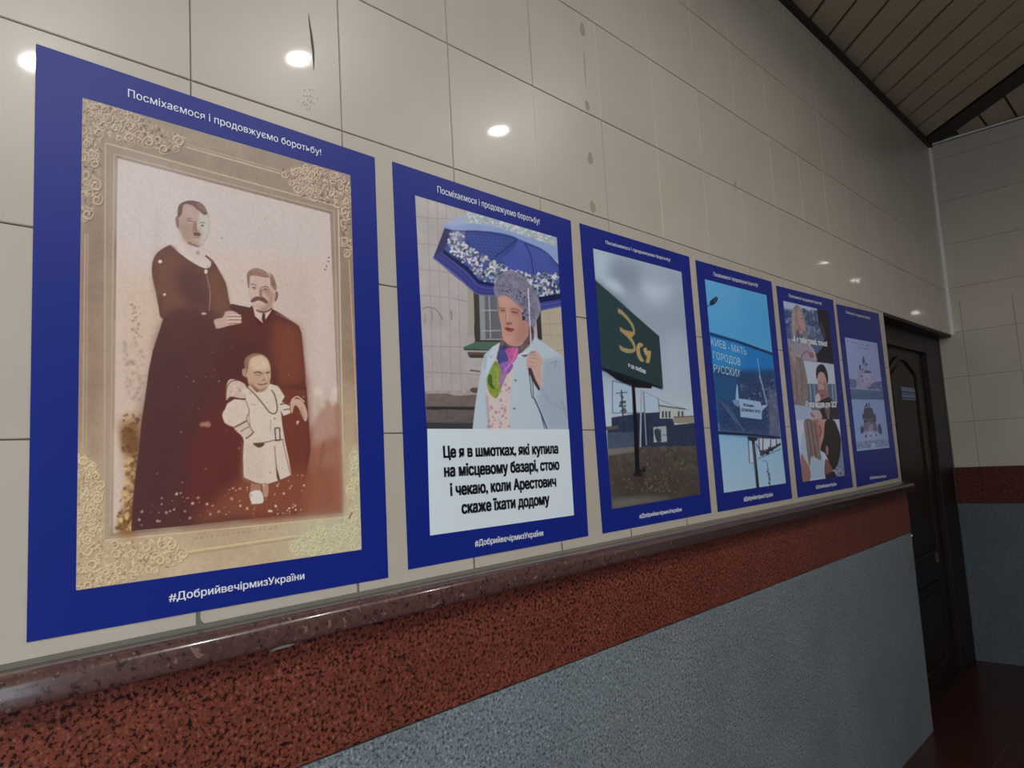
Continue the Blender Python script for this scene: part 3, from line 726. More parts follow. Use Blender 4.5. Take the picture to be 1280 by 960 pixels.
    def orn(poly, n, r, hi, lo, base):
        p.poly(poly, base, smooth=True, alpha=.55, blur=2)
        n = n//2
        p.dots(poly, n*8, r*.34, [hi, lo, base, lo], alpha=.75, el=.45)
        P = np.array(poly, float)
        lo_, hi_ = P.min(0), P.max(0); k = 0
        while k < n:
            q = lo_+rs.rand(2)*(hi_-lo_)
            X1, Y1 = P.T; X2, Y2 = np.roll(X1, -1), np.roll(Y1, -1)
            c = ((Y1 <= q[1]) & (Y2 > q[1])) | ((Y2 <= q[1]) & (Y1 > q[1]))
            if (X1[c]+(q[1]-Y1[c])/(Y2[c]-Y1[c])*(X2[c]-X1[c]) > q[0]).sum() % 2 == 0: continue
            scroll(p, q[0], q[1], r*(.8+.7*rs.rand()), 1.1+.6*rs.rand(), rs.rand()*6.28, 1.6, hi, lo, 1 if rs.rand() > .5 else -1); k += 1
            for _ in range(3):                                     # loose leaf strokes between the scrolls
                c_ = q+rs.normal(0, r*1.3, 2); a0 = rs.rand()*6.28; R = r*(.5+.6*rs.rand()); t = np.linspace(0, 1.6, 6)
                S = np.stack([c_[0]+R*np.cos(a0+t), c_[1]+R*np.sin(a0+t)], 1)
                X1, Y1 = P.T; X2, Y2 = np.roll(X1, -1), np.roll(Y1, -1); q2 = S[3]
                c = ((Y1 <= q2[1]) & (Y2 > q2[1])) | ((Y2 <= q2[1]) & (Y1 > q2[1]))
                if (X1[c]+(q2[1]-Y1[c])/(Y2[c]-Y1[c])*(X2[c]-X1[c]) > q2[0]).sum() % 2 == 0: continue
                p.line(S+.7, 1.9, lo, smooth=False, alpha=.6, taper=True); p.line(S, 1.7, hi, smooth=False, alpha=.85, taper=True)
    H2, L2 = (198, 176, 150), (88, 70, 56)
    orn([(104, 125), (165, 142), (205, 160), (232, 172), (230, 182), (212, 190), (195, 186), (165, 180), (128, 170), (127, 200), (126, 240), (118, 265), (110, 275), (103, 280)], 95, 5.5, H2, L2, (158, 140, 120))
    for x, y, r in ((186, 178, 9), (205, 187, 7), (224, 177, 8), (120, 232, 9), (122, 250, 8), (110, 268, 8), (163, 172, 7), (118, 205, 7)): scroll(p, x, y, r, 1.4, rs.rand()*6, 2.0, H2, L2)
    orn([(352, 212), (380, 208), (400, 212), (436, 222), (438, 290), (441, 320), (432, 322), (428, 290), (424, 258), (400, 250), (372, 244), (362, 226)], 80, 5, (204, 180, 156), (104, 80, 66), (160, 136, 118))
    for x, y, r in ((372, 236, 7), (388, 240, 6), (356, 218, 6), (430, 302, 7), (433, 318, 6)): scroll(p, x, y, r, 1.4, rs.rand()*6, 1.8, (194, 176, 156), (118, 96, 80))
    orn([(98, 565), (112, 570), (128, 600), (127, 660), (131, 678), (180, 676), (212, 672), (236, 686), (226, 702), (190, 716), (150, 728), (97, 736)], 150, 5.5, (216, 198, 160), (136, 110, 78), (182, 158, 122))
    for x, y, r in ((122, 622, 8), (120, 595, 7), (104, 575, 7), (214, 680, 8), (228, 692, 8), (116, 706, 8), (200, 700, 7)): scroll(p, x, y, r, 1.4, rs.rand()*6, 2.0, (218, 200, 154), (146, 118, 72))
    orn([(437, 565), (448, 560), (451, 610), (452, 684), (400, 692), (368, 694), (362, 680), (376, 668), (420, 655), (436, 640)], 70, 5, (208, 198, 158), (168, 156, 118), (192, 184, 150))
    p.line([(436, 648), (440, 640)], 2, (150, 104, 84), smooth=False)
    p.crop(0, 0, 1)
    for i in range(16): p.line([(244+i*6.6, 672.5-i*.85), (244+i*6.6+2.2+rs.rand()*2, 672-i*.85)], 1.6, (150, 116, 86), smooth=False, alpha=.6)
    p.mottle(.03, 3)
    return p

def art_umbrella():
    p = Print([(518.8, 244.3), (696, 296.9), (710.6, 536.6), (533.4, 536)], 250, 330, (186, 176, 160), 5)
    p.vgrad([(0, (176, 167, 159)), (1, (164, 155, 150))])
    p.mottle(.04, 40); p.mottle(.03, 8)
    # tiled wall
    p.crop(515, 240, 6); G = (140, 124, 110)
    for y0, y1 in ((190, 220), (385, 430), (575, 640), (770, 820)): p.line([(20, y0), (250, (y0*2+y1)/3+4), (470, y1+10)], 4, G, smooth=False, alpha=.9)
    for x in (118, 190, 258, 330, 400): p.line([(x-2, 30+x*.2), (x+12, 500), (x+30, 1000)], 4, G, smooth=False, alpha=.7)
    p.crop(525, 400, 6.62)
    for y0, y1 in ((215, 235), (428, 462)): p.line([(30, y0), (400, (y0+y1)/2), (560, y1)], 5, G, smooth=False)
    for x in (100, 175, 252, 330): p.line([(x-6, 0), (x+12, 600)], 5, (150, 132, 116), smooth=False, alpha=.8)
    p.poly([(100, 30), (200, 60), (210, 90), (215, 0), (60, 0)], (120, 112, 104), alpha=.2, blur=5)
    # ledge and plinth
    p.poly([(42, 600), (250, 590), (330, 612), (480, 600), (470, 760), (50, 720)], (112, 98, 92), smooth=False, tex=.1)
    p.poly([(42, 585), (480, 575), (480, 615), (300, 625), (220, 605), (42, 608)], (162, 146, 134), smooth=False, tex=.12)
    p.poly([(50, 712), (470, 716), (470, 742), (50, 742)], (54, 46, 46), smooth=False)
    p.poly([(50, 742), (470, 742), (470, 900), (50, 900)], (98, 86, 82), smooth=False, tex=.1)
    p.poly([(50, 845), (470, 850), (470, 905), (50, 905)], (60, 58, 62), smooth=False)
    p.line([(415, 415), (500, 425)], 12, (92, 80, 72), smooth=False); p.poly([(420, 565), (480, 560), (480, 600), (430, 595)], (90, 74, 66))
    # window, sill
    p.crop(515, 240, 6)
    p.poly([(450, 720), (640, 760), (660, 1100), (470, 1100)], (62, 56, 58), smooth=False)
    p.poly([(420, 700), (462, 730), (470, 960), (462, 1080), (420, 1080)], (162, 150, 134), smooth=False)
    p.crop(580, 330, 7.385)
    p.poly([(90, 240), (140, 250), (150, 700), (105, 710)], (66, 58, 58), smooth=False)
    p.poly([(140, 280), (330, 290), (350, 690), (155, 690)], (98, 100, 104), smooth=False)
    p.poly([(140, 290), (190, 290), (200, 690), (152, 690)], (150, 152, 150), smooth=False, alpha=.8)
    for q in ([(232, 290), (246, 690)], [(160, 428), (340, 428)], [(165, 618), (340, 612)]): p.line(q, 9, (168, 166, 160), smooth=False)
    p.poly([(100, 700), (350, 700), (350, 725), (100, 722)], (64, 60, 58), smooth=False)
    p.poly([(-10, 770), (60, 740), (100, 722), (340, 728), (320, 790), (0, 782)], (74, 104, 84), smooth=False)
    p.poly([(0, 780), (250, 790), (250, 800), (0, 795)], (44, 60, 52), smooth=False)
    p.poly([(30, 810), (230, 815), (220, 860), (45, 860)], (92, 78, 68), smooth=False); p.poly([(50, 838), (220, 838), (215, 866), (60, 866)], (66, 54, 48), smooth=False)
    p.poly([(660, 420), (720, 420), (720, 700), (680, 700)], (58, 50, 52), smooth=False)
    p.poly([(705, 420), (900, 400), (930, 960), (840, 960), (720, 700)], (176, 162, 138), smooth=False)
    p.line([(715, 560), (910, 545)], 5, (146, 130, 108), smooth=False); p.line([(780, 440), (800, 700)], 4, (150, 136, 112), smooth=False); p.line([(720, 655), (910, 660)], 5, (146, 130, 108), smooth=False); p.line([(840, 800), (925, 790)], 5, (146, 130, 108), smooth=False)
    # umbrella: outer shell seen from above
    p.crop(515, 240, 6)
    p.poly([(245, 250), (330, 215), (395, 170), (430, 150), (1090, 350), (1100, 520), (800, 380), (600, 300), (400, 285), (250, 285)], (150, 162, 190), smooth=False)
    p.poly([(400, 165), (440, 150), (1090, 345), (1095, 430), (960, 370), (760, 300), (560, 240), (400, 235)], (166, 172, 178), smooth=False)
    p.dots([(400, 165), (440, 150), (1090, 345), (1095, 430), (960, 370), (760, 300), (560, 240), (400, 235)], 330, 7.5, [(206, 206, 204), (196, 204, 196), (150, 166, 170), (138, 154, 176), (190, 178, 180), (150, 172, 150)], alpha=.85)
    p.poly([(250, 250), (390, 240), (600, 262), (800, 320), (1090, 420), (1100, 520), (980, 440), (780, 350), (600, 300), (390, 285), (255, 280)], (132, 150, 192), alpha=.9)
    p.poly([(260, 225), (380, 180), (400, 190), (380, 250), (260, 255)], (160, 170, 196), alpha=.8, blur=3)
    # underside
    BL, DB, BB = (66, 80, 154), (40, 46, 100), (84, 92, 150)
    p.poly([(250, 272), (300, 285), (600, 300), (780, 345), (960, 420), (1100, 545), (1115, 820), (1120, 860), (960, 890), (940, 790), (860, 640), (740, 580), (620, 700), (640, 770), (480, 755), (330, 640), (160, 495)], BL, smooth=False)
    p.poly([(400, 300), (600, 300), (790, 355), (700, 480), (560, 520), (440, 440), (380, 330)], (52, 66, 132), alpha=.9)
    for k in range(9): p.line([(420+k*30, 310+k*4), (520+k*22, 500)], 3, (92, 108, 176), smooth=False, alpha=.55)
    for k in range(7): p.line([(400, 330+k*24), (780-k*20, 350+k*24)], 3, (92, 106, 172), smooth=False, alpha=.45)
    for k in range(12): p.line([(800+k*16, 370+k*8), (730+k*32, 590+k*8)], 3, (96, 112, 182), smooth=False, alpha=.6)
    for k in range(9): p.line([(860+k*30, 400+k*20), (900+k*40, 620)], 3, (46, 58, 124), smooth=False, alpha=.6)
    p.line([(790, 355), (700, 430), (620, 490)], 8, (30, 40, 92), smooth=False); p.line([(840, 380), (890, 480), (915, 640)], 7, (30, 40, 92)); p.line([(400, 296), (500, 295), (640, 318), (780, 350)], 7, (34, 42, 98)); p.line([(840, 385), (1000, 450), (1095, 555)], 7, (34, 44, 100))
    p.poly([(245, 275), (305, 290), (270, 380), (235, 440), (195, 480), (165, 495)], (58, 50, 92), smooth=False)
    p.poly([(165, 495), (230, 440), (330, 510), (440, 600), (500, 690), (625, 715), (640, 775), (485, 760), (380, 665)], (56, 58, 128), smooth=False)
    p.line([(165, 500), (330, 625), (485, 762), (635, 778)], 7, (104, 106, 158)); p.line([(220, 455), (400, 600), (500, 705), (620, 728)], 5, (96, 98, 162)); p.line([(200, 475), (380, 620), (490, 735), (630, 752)], 4, (86, 90, 150), alpha=.7)
    p.poly([(240, 430), (300, 480), (420, 560), (500, 660), (620, 690), (620, 712), (500, 690), (420, 600), (230, 460)], (26, 30, 72), smooth=False)
    fl = [(285, 300), (400, 300), (430, 400), (500, 460), (620, 520), (720, 560), (640, 690), (560, 680), (480, 620), (380, 530), (300, 470), (260, 420)]
    cols = [(214, 204, 206), (202, 198, 208), (226, 214, 210), (186, 196, 186), (170, 182, 166), (220, 196, 200), (176, 176, 200)]
    p.dots(fl, 26, 20, [(60, 70, 90), (72, 88, 100)], alpha=.6); p.dots(fl, 230, 8.5, cols+[(120, 134, 132), (90, 104, 130), (150, 160, 160)], alpha=.9, el=1.4); p.dots(fl, 60, 7, [(40, 48, 84), (60, 76, 90)], alpha=.8, el=1.5)
    p.poly([(300, 300), (370, 300), (390, 400), (310, 420)], (206, 186, 196), alpha=.35, blur=4)
    fr = [(740, 575), (800, 600), (900, 620), (1095, 600), (1110, 760), (1000, 790), (930, 770), (880, 700)]
    p.dots(fr, 190, 8.5, cols+[(120, 134, 132), (90, 104, 130)], alpha=.9, el=1.4); p.dots(fr, 50, 7, [(40, 48, 84), (60, 76, 90)], alpha=.8, el=1.5); p.dots(fr, 14, 12, [(60, 72, 96)], alpha=.6)
    p.poly([(945, 790), (1112, 760), (1115, 810), (955, 832)], (28, 32, 74), smooth=False)
    p.poly([(950, 830), (1115, 805), (1120, 855), (962, 892)], (56, 66, 134), smooth=False); p.line([(955, 850), (1115, 825)], 5, (96, 104, 166), smooth=False); p.line([(960, 884), (1118, 850)], 5, (98, 106, 166), smooth=False)
    # coat
    p.crop(525, 400, 6.62); CO = (176, 188, 194); CS = (150, 160, 174)
    p.poly([(680, 175), (600, 220), (530, 290), (510, 390), (480, 560), (455, 720), (436, 905), (1230, 905), (1215, 760), (1190, 520), (1180, 300), (1100, 240), (1000, 175), (950, 130), (930, 200), (820, 280), (720, 300)], CO, smooth=False)
    p.poly([(1020, 330), (1180, 300), (1220, 760), (1228, 905), (1060, 905), (960, 650), (1000, 560)], CS, smooth=False, alpha=.85, blur=4)
    p.line([(1000, 560), (1080, 680), (1210, 740)], 10, (124, 132, 150), alpha=.6, blur=2); p.line([(1080, 360), (1130, 340), (1110, 390)], 6, (110, 118, 136), alpha=.7)
    p.line([(940, 640), (990, 750), (1050, 900)], 10, (48, 52, 70)); p.line([(1000, 780), (1030, 900)], 6, (60, 62, 80), smooth=False)
    p.line([(1160, 660), (1200, 740), (1215, 820)], 8, (120, 126, 146), alpha=.6, blur=1)
    p.line([(520, 330), (545, 300), (530, 400)], 8, (128, 134, 156), alpha=.6, blur=1); p.poly([(575, 300), (605, 290), (590, 320)], (110, 112, 130))
    p.poly([(670, 180), (600, 225), (560, 330), (540, 460), (620, 330)], (190, 200, 206), smooth=False, alpha=.7)
    # blouse
    p.poly([(550, 500), (600, 560), (700, 480), (780, 370), (760, 500), (740, 700), (745, 905), (560, 905)], (204, 184, 176), smooth=False)
    p.dots([(560, 600), (740, 480), (745, 900), (565, 900)], 42, 9, [(160, 124, 130), (176, 128, 134), (150, 130, 140)], alpha=.7)
    p.line([(555, 620), (572, 905)], 12, (150, 116, 134), smooth=False, alpha=.7, blur=1)
    for q in ((790, 497), (780, 730)): p.ell(q[0], q[1], 10, 9, (100, 104, 124))
    # face
    p.crop(580, 330, 7.385); SK = (186, 138, 120)
    p.poly([(318, 300), (310, 400), (325, 500), (350, 600), (368, 730), (420, 755), (500, 745), (570, 700), (600, 580), (590, 420), (520, 300), (420, 280)], SK)
    p.poly([(450, 380), (560, 480), (600, 600), (560, 700), (470, 740), (480, 640), (500, 520), (440, 440)], (168, 116, 104), alpha=.6, blur=4)
    p.poly([(330, 300), (440, 310), (480, 380), (400, 400), (330, 395)], (200, 154, 134), alpha=.7, blur=4)
    p.poly([(370, 640), (430, 650), (440, 720), (380, 735)], (200, 150, 130), alpha=.7, blur=4)
    p.line([(320, 405), (350, 408), (385, 412)], 9, (132, 90, 82)); p.line([(425, 420), (470, 415), (520, 440)], 9, (130, 88, 80))
    p.line([(335, 428), (380, 430)], 12, (86, 62, 62), smooth=False); p.line([(435, 440), (498, 452)], 12, (92, 64, 62), smooth=False); p.line([(335, 445), (380, 448)], 6, (150, 104, 94), smooth=False, alpha=.8); p.line([(440, 462), (500, 470)], 6, (150, 104, 94), smooth=False, alpha=.7)
    p.line([(392, 440), (385, 520), (395, 550)], 7, (164, 112, 98), alpha=.8); p.line([(398, 440), (405, 530)], 8, (210, 166, 146), smooth=False, alpha=.7)
    p.ell(415, 550, 30, 14, (158, 98, 88)); p.ell(405, 556, 8, 4, (92, 52, 50)); p.ell(436, 552, 6, 4, (100, 58, 54))
    p.poly([(375, 592), (400, 583), (420, 590), (465, 600), (430, 612), (390, 606)], (140, 54, 56)); p.poly([(385, 606), (430, 612), (460, 604), (440, 626), (405, 622)], (158, 70, 68)); p.line([(378, 598), (420, 604), (464, 602)], 4, (84, 34, 40))
    p.line([(400, 650), (440, 655)], 8, (150, 98, 86), smooth=False, alpha=.5, blur=1)
    # knitted hood
    HD = (124, 120, 138)
    p.poly([(300, 310), (275, 240), (290, 160), (340, 90), (410, 62), (500, 85), (570, 140), (640, 230), (690, 330), (705, 430), (670, 520), (640, 600), (610, 560), (560, 520), (530, 470), (545, 420), (470, 350), (400, 300), (350, 290), (318, 300)], HD, tex=.16)
    p.dots([(300, 230), (560, 230), (640, 330), (660, 500), (540, 480), (520, 380), (420, 290)], 80, 6, [(58, 54, 72), (72, 66, 84)], alpha=.8)
    p.dots([(300, 130), (500, 100), (620, 260), (560, 250), (300, 220)], 110, 6, [(134, 128, 142), (94, 90, 108)], alpha=.6)
    p.line([(318, 300), (350, 286), (400, 298), (470, 350), (545, 420)], 14, (132, 118, 128), alpha=.7)
    p.line([(300, 310), (318, 380), (318, 470), (340, 600), (360, 720)], 8, (120, 92, 90), alpha=.8)
    p.ell(550, 500, 14, 22, (50, 42, 50)); p.poly([(600, 570), (640, 600), (640, 690), (600, 700)], (70, 60, 66))
    # scarf
    p.poly([(350, 700), (420, 750), (520, 750), (600, 650), (640, 640), (620, 720), (560, 790), (500, 840), (400, 800), (340, 850), (300, 880), (320, 780)], (104, 84, 82), tex=.2)
    p.poly([(340, 760), (400, 760), (420, 860), (340, 930), (310, 880)], (76, 66, 110), tex=.2); p.poly([(325, 800), (370, 790), (375, 850), (340, 860)], (60, 84, 140))
    p.crop(525, 400, 6.62)
    p.poly([(715, 240), (810, 230), (805, 300), (760, 360), (700, 380), (700, 300)], (184, 84, 140), tex=.15)
    p.poly([(660, 300), (710, 270), (730, 340), (690, 370), (655, 360)], (74, 74, 136)); p.poly([(650, 370), (730, 340), (770, 380), (720, 450), (660, 430)], (140, 92, 162), tex=.15); p.line([(800, 235), (770, 330), (700, 420)], 16, (206, 120, 170), alpha=.8)
    p.poly([(620, 340), (660, 380), (670, 450), (650, 530), (690, 500), (660, 600), (625, 645), (575, 600), (550, 500), (570, 440)], (134, 150, 62), tex=.15)
    p.poly([(570, 450), (595, 460), (600, 530), (625, 570), (590, 560), (562, 510)], (72, 96, 40)); p.line([(640, 400), (640, 560)], 10, (164, 180, 90), smooth=False, alpha=.6)
    p.poly([(660, 450), (720, 430), (690, 520), (660, 560)], (150, 110, 150), alpha=.9)
    p.poly([(820, 280), (880, 255), (920, 230), (860, 300), (810, 300)], (196, 200, 206)); p.poly([(835, 292), (890, 285), (870, 305)], (90, 86, 100))
    # hand with the shaft
    p.poly([(890, 300), (950, 250), (1000, 300), (1015, 350), (1000, 400), (1005, 500), (985, 585), (950, 520), (900, 440), (880, 380)], (194, 156, 142))
    for q in ((905, 270), (920, 300), (905, 330), (900, 365)): p.line([(q[0]-10, q[1]+12), (q[0]+30, q[1]+16), (q[0]+55, q[1]+26)], 6, (160, 118, 108), alpha=.8)
    p.line([(912, 270), (938, 264), (945, 272)], 8, (120, 96, 96)); p.poly([(895, 410), (920, 400), (950, 480), (990, 560), (980, 580), (940, 520)], (66, 54, 60))
    p.line([(900, 430), (912, 520), (925, 635), (938, 620), (930, 520), (922, 450)], 6, (46, 44, 54))
    p.crop(580, 330, 7.385); p.line([(590, 225), (600, 400), (618, 760)], 10, (222, 212, 222), smooth=False)
    p.line([(586, 225), (596, 400), (613, 760)], 3, (150, 130, 150), smooth=False, alpha=.7)
    # frieze on wall at left
    p.crop(515, 240, 6)
    p.line([(80, 880), (120, 865), (180, 880), (215, 930), (230, 960)], 9, (116, 108, 104), alpha=.8); p.line([(100, 920), (100, 990)], 6, (130, 120, 112), smooth=False); p.line([(150, 880), (155, 960)], 5, (130, 120, 112), smooth=False); p.line([(295, 890), (300, 960)], 9, (120, 110, 106), smooth=False)
    return p

def art_billboard():
    p = Print([(741.3, 310.4), (851.7, 340), (875.5, 618), (765, 636.5)], 170, 330, (160, 176, 188), 7)
    p.vgrad([(0, (150, 162, 170)), (.25, (138, 150, 160)), (.5, (150, 162, 172)), (.62, (168, 178, 182)), (1, (150, 160, 160))])
    p.crop(710, 270, 4.574)
    p.poly([(145, 190), (230, 210), (260, 330), (200, 380), (150, 350)], (168, 184, 192), alpha=.8, blur=8)
    p.poly([(250, 250), (420, 300), (400, 420), (250, 400)], (118, 130, 144), alpha=.8, blur=10)
    p.poly([(420, 380), (560, 360), (600, 460), (480, 500)], (180, 190, 196), alpha=.8, blur=9); p.poly([(560, 480), (670, 440), (690, 640), (600, 640)], (140, 150, 164), alpha=.6, blur=10)
    p.poly([(200, 380), (270, 370), (330, 440), (260, 430)], (196, 206, 208), alpha=.7, blur=5); p.poly([(560, 700), (690, 700), (700, 960), (560, 960)], (164, 174, 184), alpha=.6, blur=10)
    p.poly([(430, 320), (640, 330), (650, 400), (500, 390)], (140, 152, 166), alpha=.7, blur=9)
    # board
    p.poly([(155, 368), (520, 690), (542, 985), (500, 975), (195, 885)], (38, 56, 58), smooth=False)
    p.poly([(155, 368), (330, 520), (340, 930), (195, 885)], (42, 62, 66), smooth=False, alpha=.6, blur=6)
    p.line([(155, 368), (520, 690)], 3, (26, 36, 44), smooth=False); p.line([(520, 690), (542, 985)], 3, (24, 34, 40), smooth=False)
    # the big numeral
    p.crop(765, 380, 10.1); Y = (150, 132, 84)
    p.poly([(75, 55), (120, 80), (200, 165), (265, 260), (292, 340), (290, 380), (262, 412), (250, 425), (285, 490), (302, 550), (295, 600), (250, 622), (180, 618), (120, 590), (100, 560), (92, 515), (150, 555), (230, 572), (272, 570), (275, 545), (250, 490), (200, 425), (150, 380), (105, 345), (102, 290), (150, 325), (220, 350), (262, 355), (268, 330), (235, 260), (170, 180), (110, 125), (80, 118)], Y, smooth=False)
    p.poly([(105, 345), (102, 290), (150, 325), (262, 355), (290, 380), (250, 425), (200, 405)], (166, 122, 78), smooth=False, alpha=.7)
    p.line([(120, 80), (200, 165), (265, 260), (292, 340)], 6, (150, 156, 130), alpha=.8)
    p.line([(385, 535), (352, 512), (330, 560), (340, 640), (375, 705), (395, 700)], 46, (162, 136, 88)); p.line([(418, 555), (424, 600), (450, 650)], 44, (164, 138, 90)); p.line([(470, 590), (466, 660), (446, 745)], 46, (162, 136, 86))
    # below the board
    p.crop(710, 460, 4.363)
    p.poly([(180, 0), (260, 60), (350, 90), (460, 100), (520, 120), (500, 100), (200, 0)], (22, 28, 36), smooth=False)
    p.poly([(250, 45), (460, 95), (455, 112), (350, 105), (260, 62)], (18, 22, 28), smooth=False)
    for q in ([(244, 70), (244, 245)], [(244, 245), (500, 245)], [(490, 160), (500, 245)], [(244, 70), (350, 95)]): p.line(q, 4, (66, 84, 104), smooth=False)
    p.poly([(247, 75), (350, 98), (362, 243), (247, 243)], (150, 172, 190), smooth=False, alpha=.5)
    p.poly([(410, 130), (490, 170), (495, 243), (420, 243)], (150, 172, 190), smooth=False, alpha=.5)
    p.line([(400, 120), (540, 190), (660, 230)], 2.5, (100, 110, 120), alpha=.8)
    # houses and fence
    p.poly([(500, 205), (635, 225), (640, 270), (575, 290), (500, 275)], (168, 168, 160), smooth=False)
    p.line([(495, 204), (640, 224)], 6, (50, 54, 62), smooth=False)
    for x in (512, 530, 548, 598, 618): p.poly([(x, 235), (x+10, 236), (x+10, 272), (x, 270)], (60, 66, 80), smooth=False)
    p.poly([(575, 265), (685, 262), (685, 300), (575, 300)], (136, 126, 106), smooth=False); p.line([(575, 268), (685, 262)], 5, (70, 70, 70), smooth=False)
    p.poly([(238, 270), (360, 250), (500, 240), (500, 275), (570, 275), (580, 310), (690, 298), (700, 425), (430, 430), (220, 440), (215, 325), (240, 320)], (42, 52, 72), smooth=False, tex=.12)
    p.poly([(215, 350), (370, 350), (375, 425), (220, 440)], (66, 76, 92), smooth=False, tex=.1); p.poly([(205, 320), (275, 312), (275, 330), (210, 340)], (84, 78, 64), smooth=False)
    p.poly([(360, 250), (420, 240), (440, 300), (440, 420), (380, 420)], (36, 42, 58), smooth=False)
    for k in range(12): p.line([(450+k*21, 320), (452+k*21, 425)], 2, (34, 42, 62), smooth=False, alpha=.7)
    p.poly([(465, 322), (535, 316), (540, 402), (468, 405)], (150, 158, 160), smooth=False); p.poly([(470, 340), (500, 335), (505, 400), (485, 402)], (52, 58, 66)); p.line([(505, 325), (508, 400)], 4, (70, 76, 84), smooth=False); p.line([(515, 365), (538, 364)], 4, (70, 76, 84), smooth=False)
    p.line([(292, 120), (300, 250), (310, 340)], 7, (40, 46, 54)); p.line([(262, 138), (325, 132)], 4, (40, 46, 54), smooth=False)
    p.dots([(280, 130), (310, 130), (320, 340), (295, 340)], 30, 6, [(40, 48, 54), (60, 66, 70)], alpha=.8)
    p.line([(400, 120), (395, 430)], 9, (140, 152, 162), smooth=False); p.line([(412, 130), (428, 420)], 8, (112, 122, 134), smooth=False)
    # ground
    p.poly([(218, 440), (430, 428), (700, 425), (722, 700), (240, 775)], (74, 66, 60), smooth=False, tex=.12)
    p.poly([(218, 440), (360, 428), (365, 455), (222, 478)], (106, 102, 98), smooth=False)
    p.dots([(222, 450), (700, 430), (720, 690), (240, 765)], 150, 16, [(60, 52, 46), (92, 84, 74), (50, 44, 40), (100, 92, 82)], alpha=.45, blur=1, el=.4)
    p.poly([(240, 560), (420, 540), (700, 600), (720, 700), (480, 740), (250, 720)], (58, 50, 44), alpha=.5, blur=10)
    p.poly([(240, 720), (400, 700), (560, 715), (240, 772)], (106, 100, 92), alpha=.8, blur=3)
    p.dots([(420, 600), (560, 590), (560, 670), (430, 670)], 90, 4, [(92, 92, 72), (46, 42, 36), (112, 104, 84)], alpha=.7); p.dots([(240, 520), (700, 470), (715, 680), (245, 700)], 120, 4, [(54, 46, 38), (120, 108, 92)], alpha=.5)
    p.poly([(348, 100), (365, 100), (378, 300), (392, 575), (368, 580), (358, 300)], (22, 22, 26), smooth=False); p.dots([(345, 560), (420, 540), (410, 585), (340, 590)], 20, 7, [(30, 28, 26)], alpha=.7)
    p.line([(445, 490), (446, 540)], 4, (44, 42, 42), smooth=False); p.line([(524, 450), (526, 540)], 4, (44, 42, 42), smooth=False)
    return p

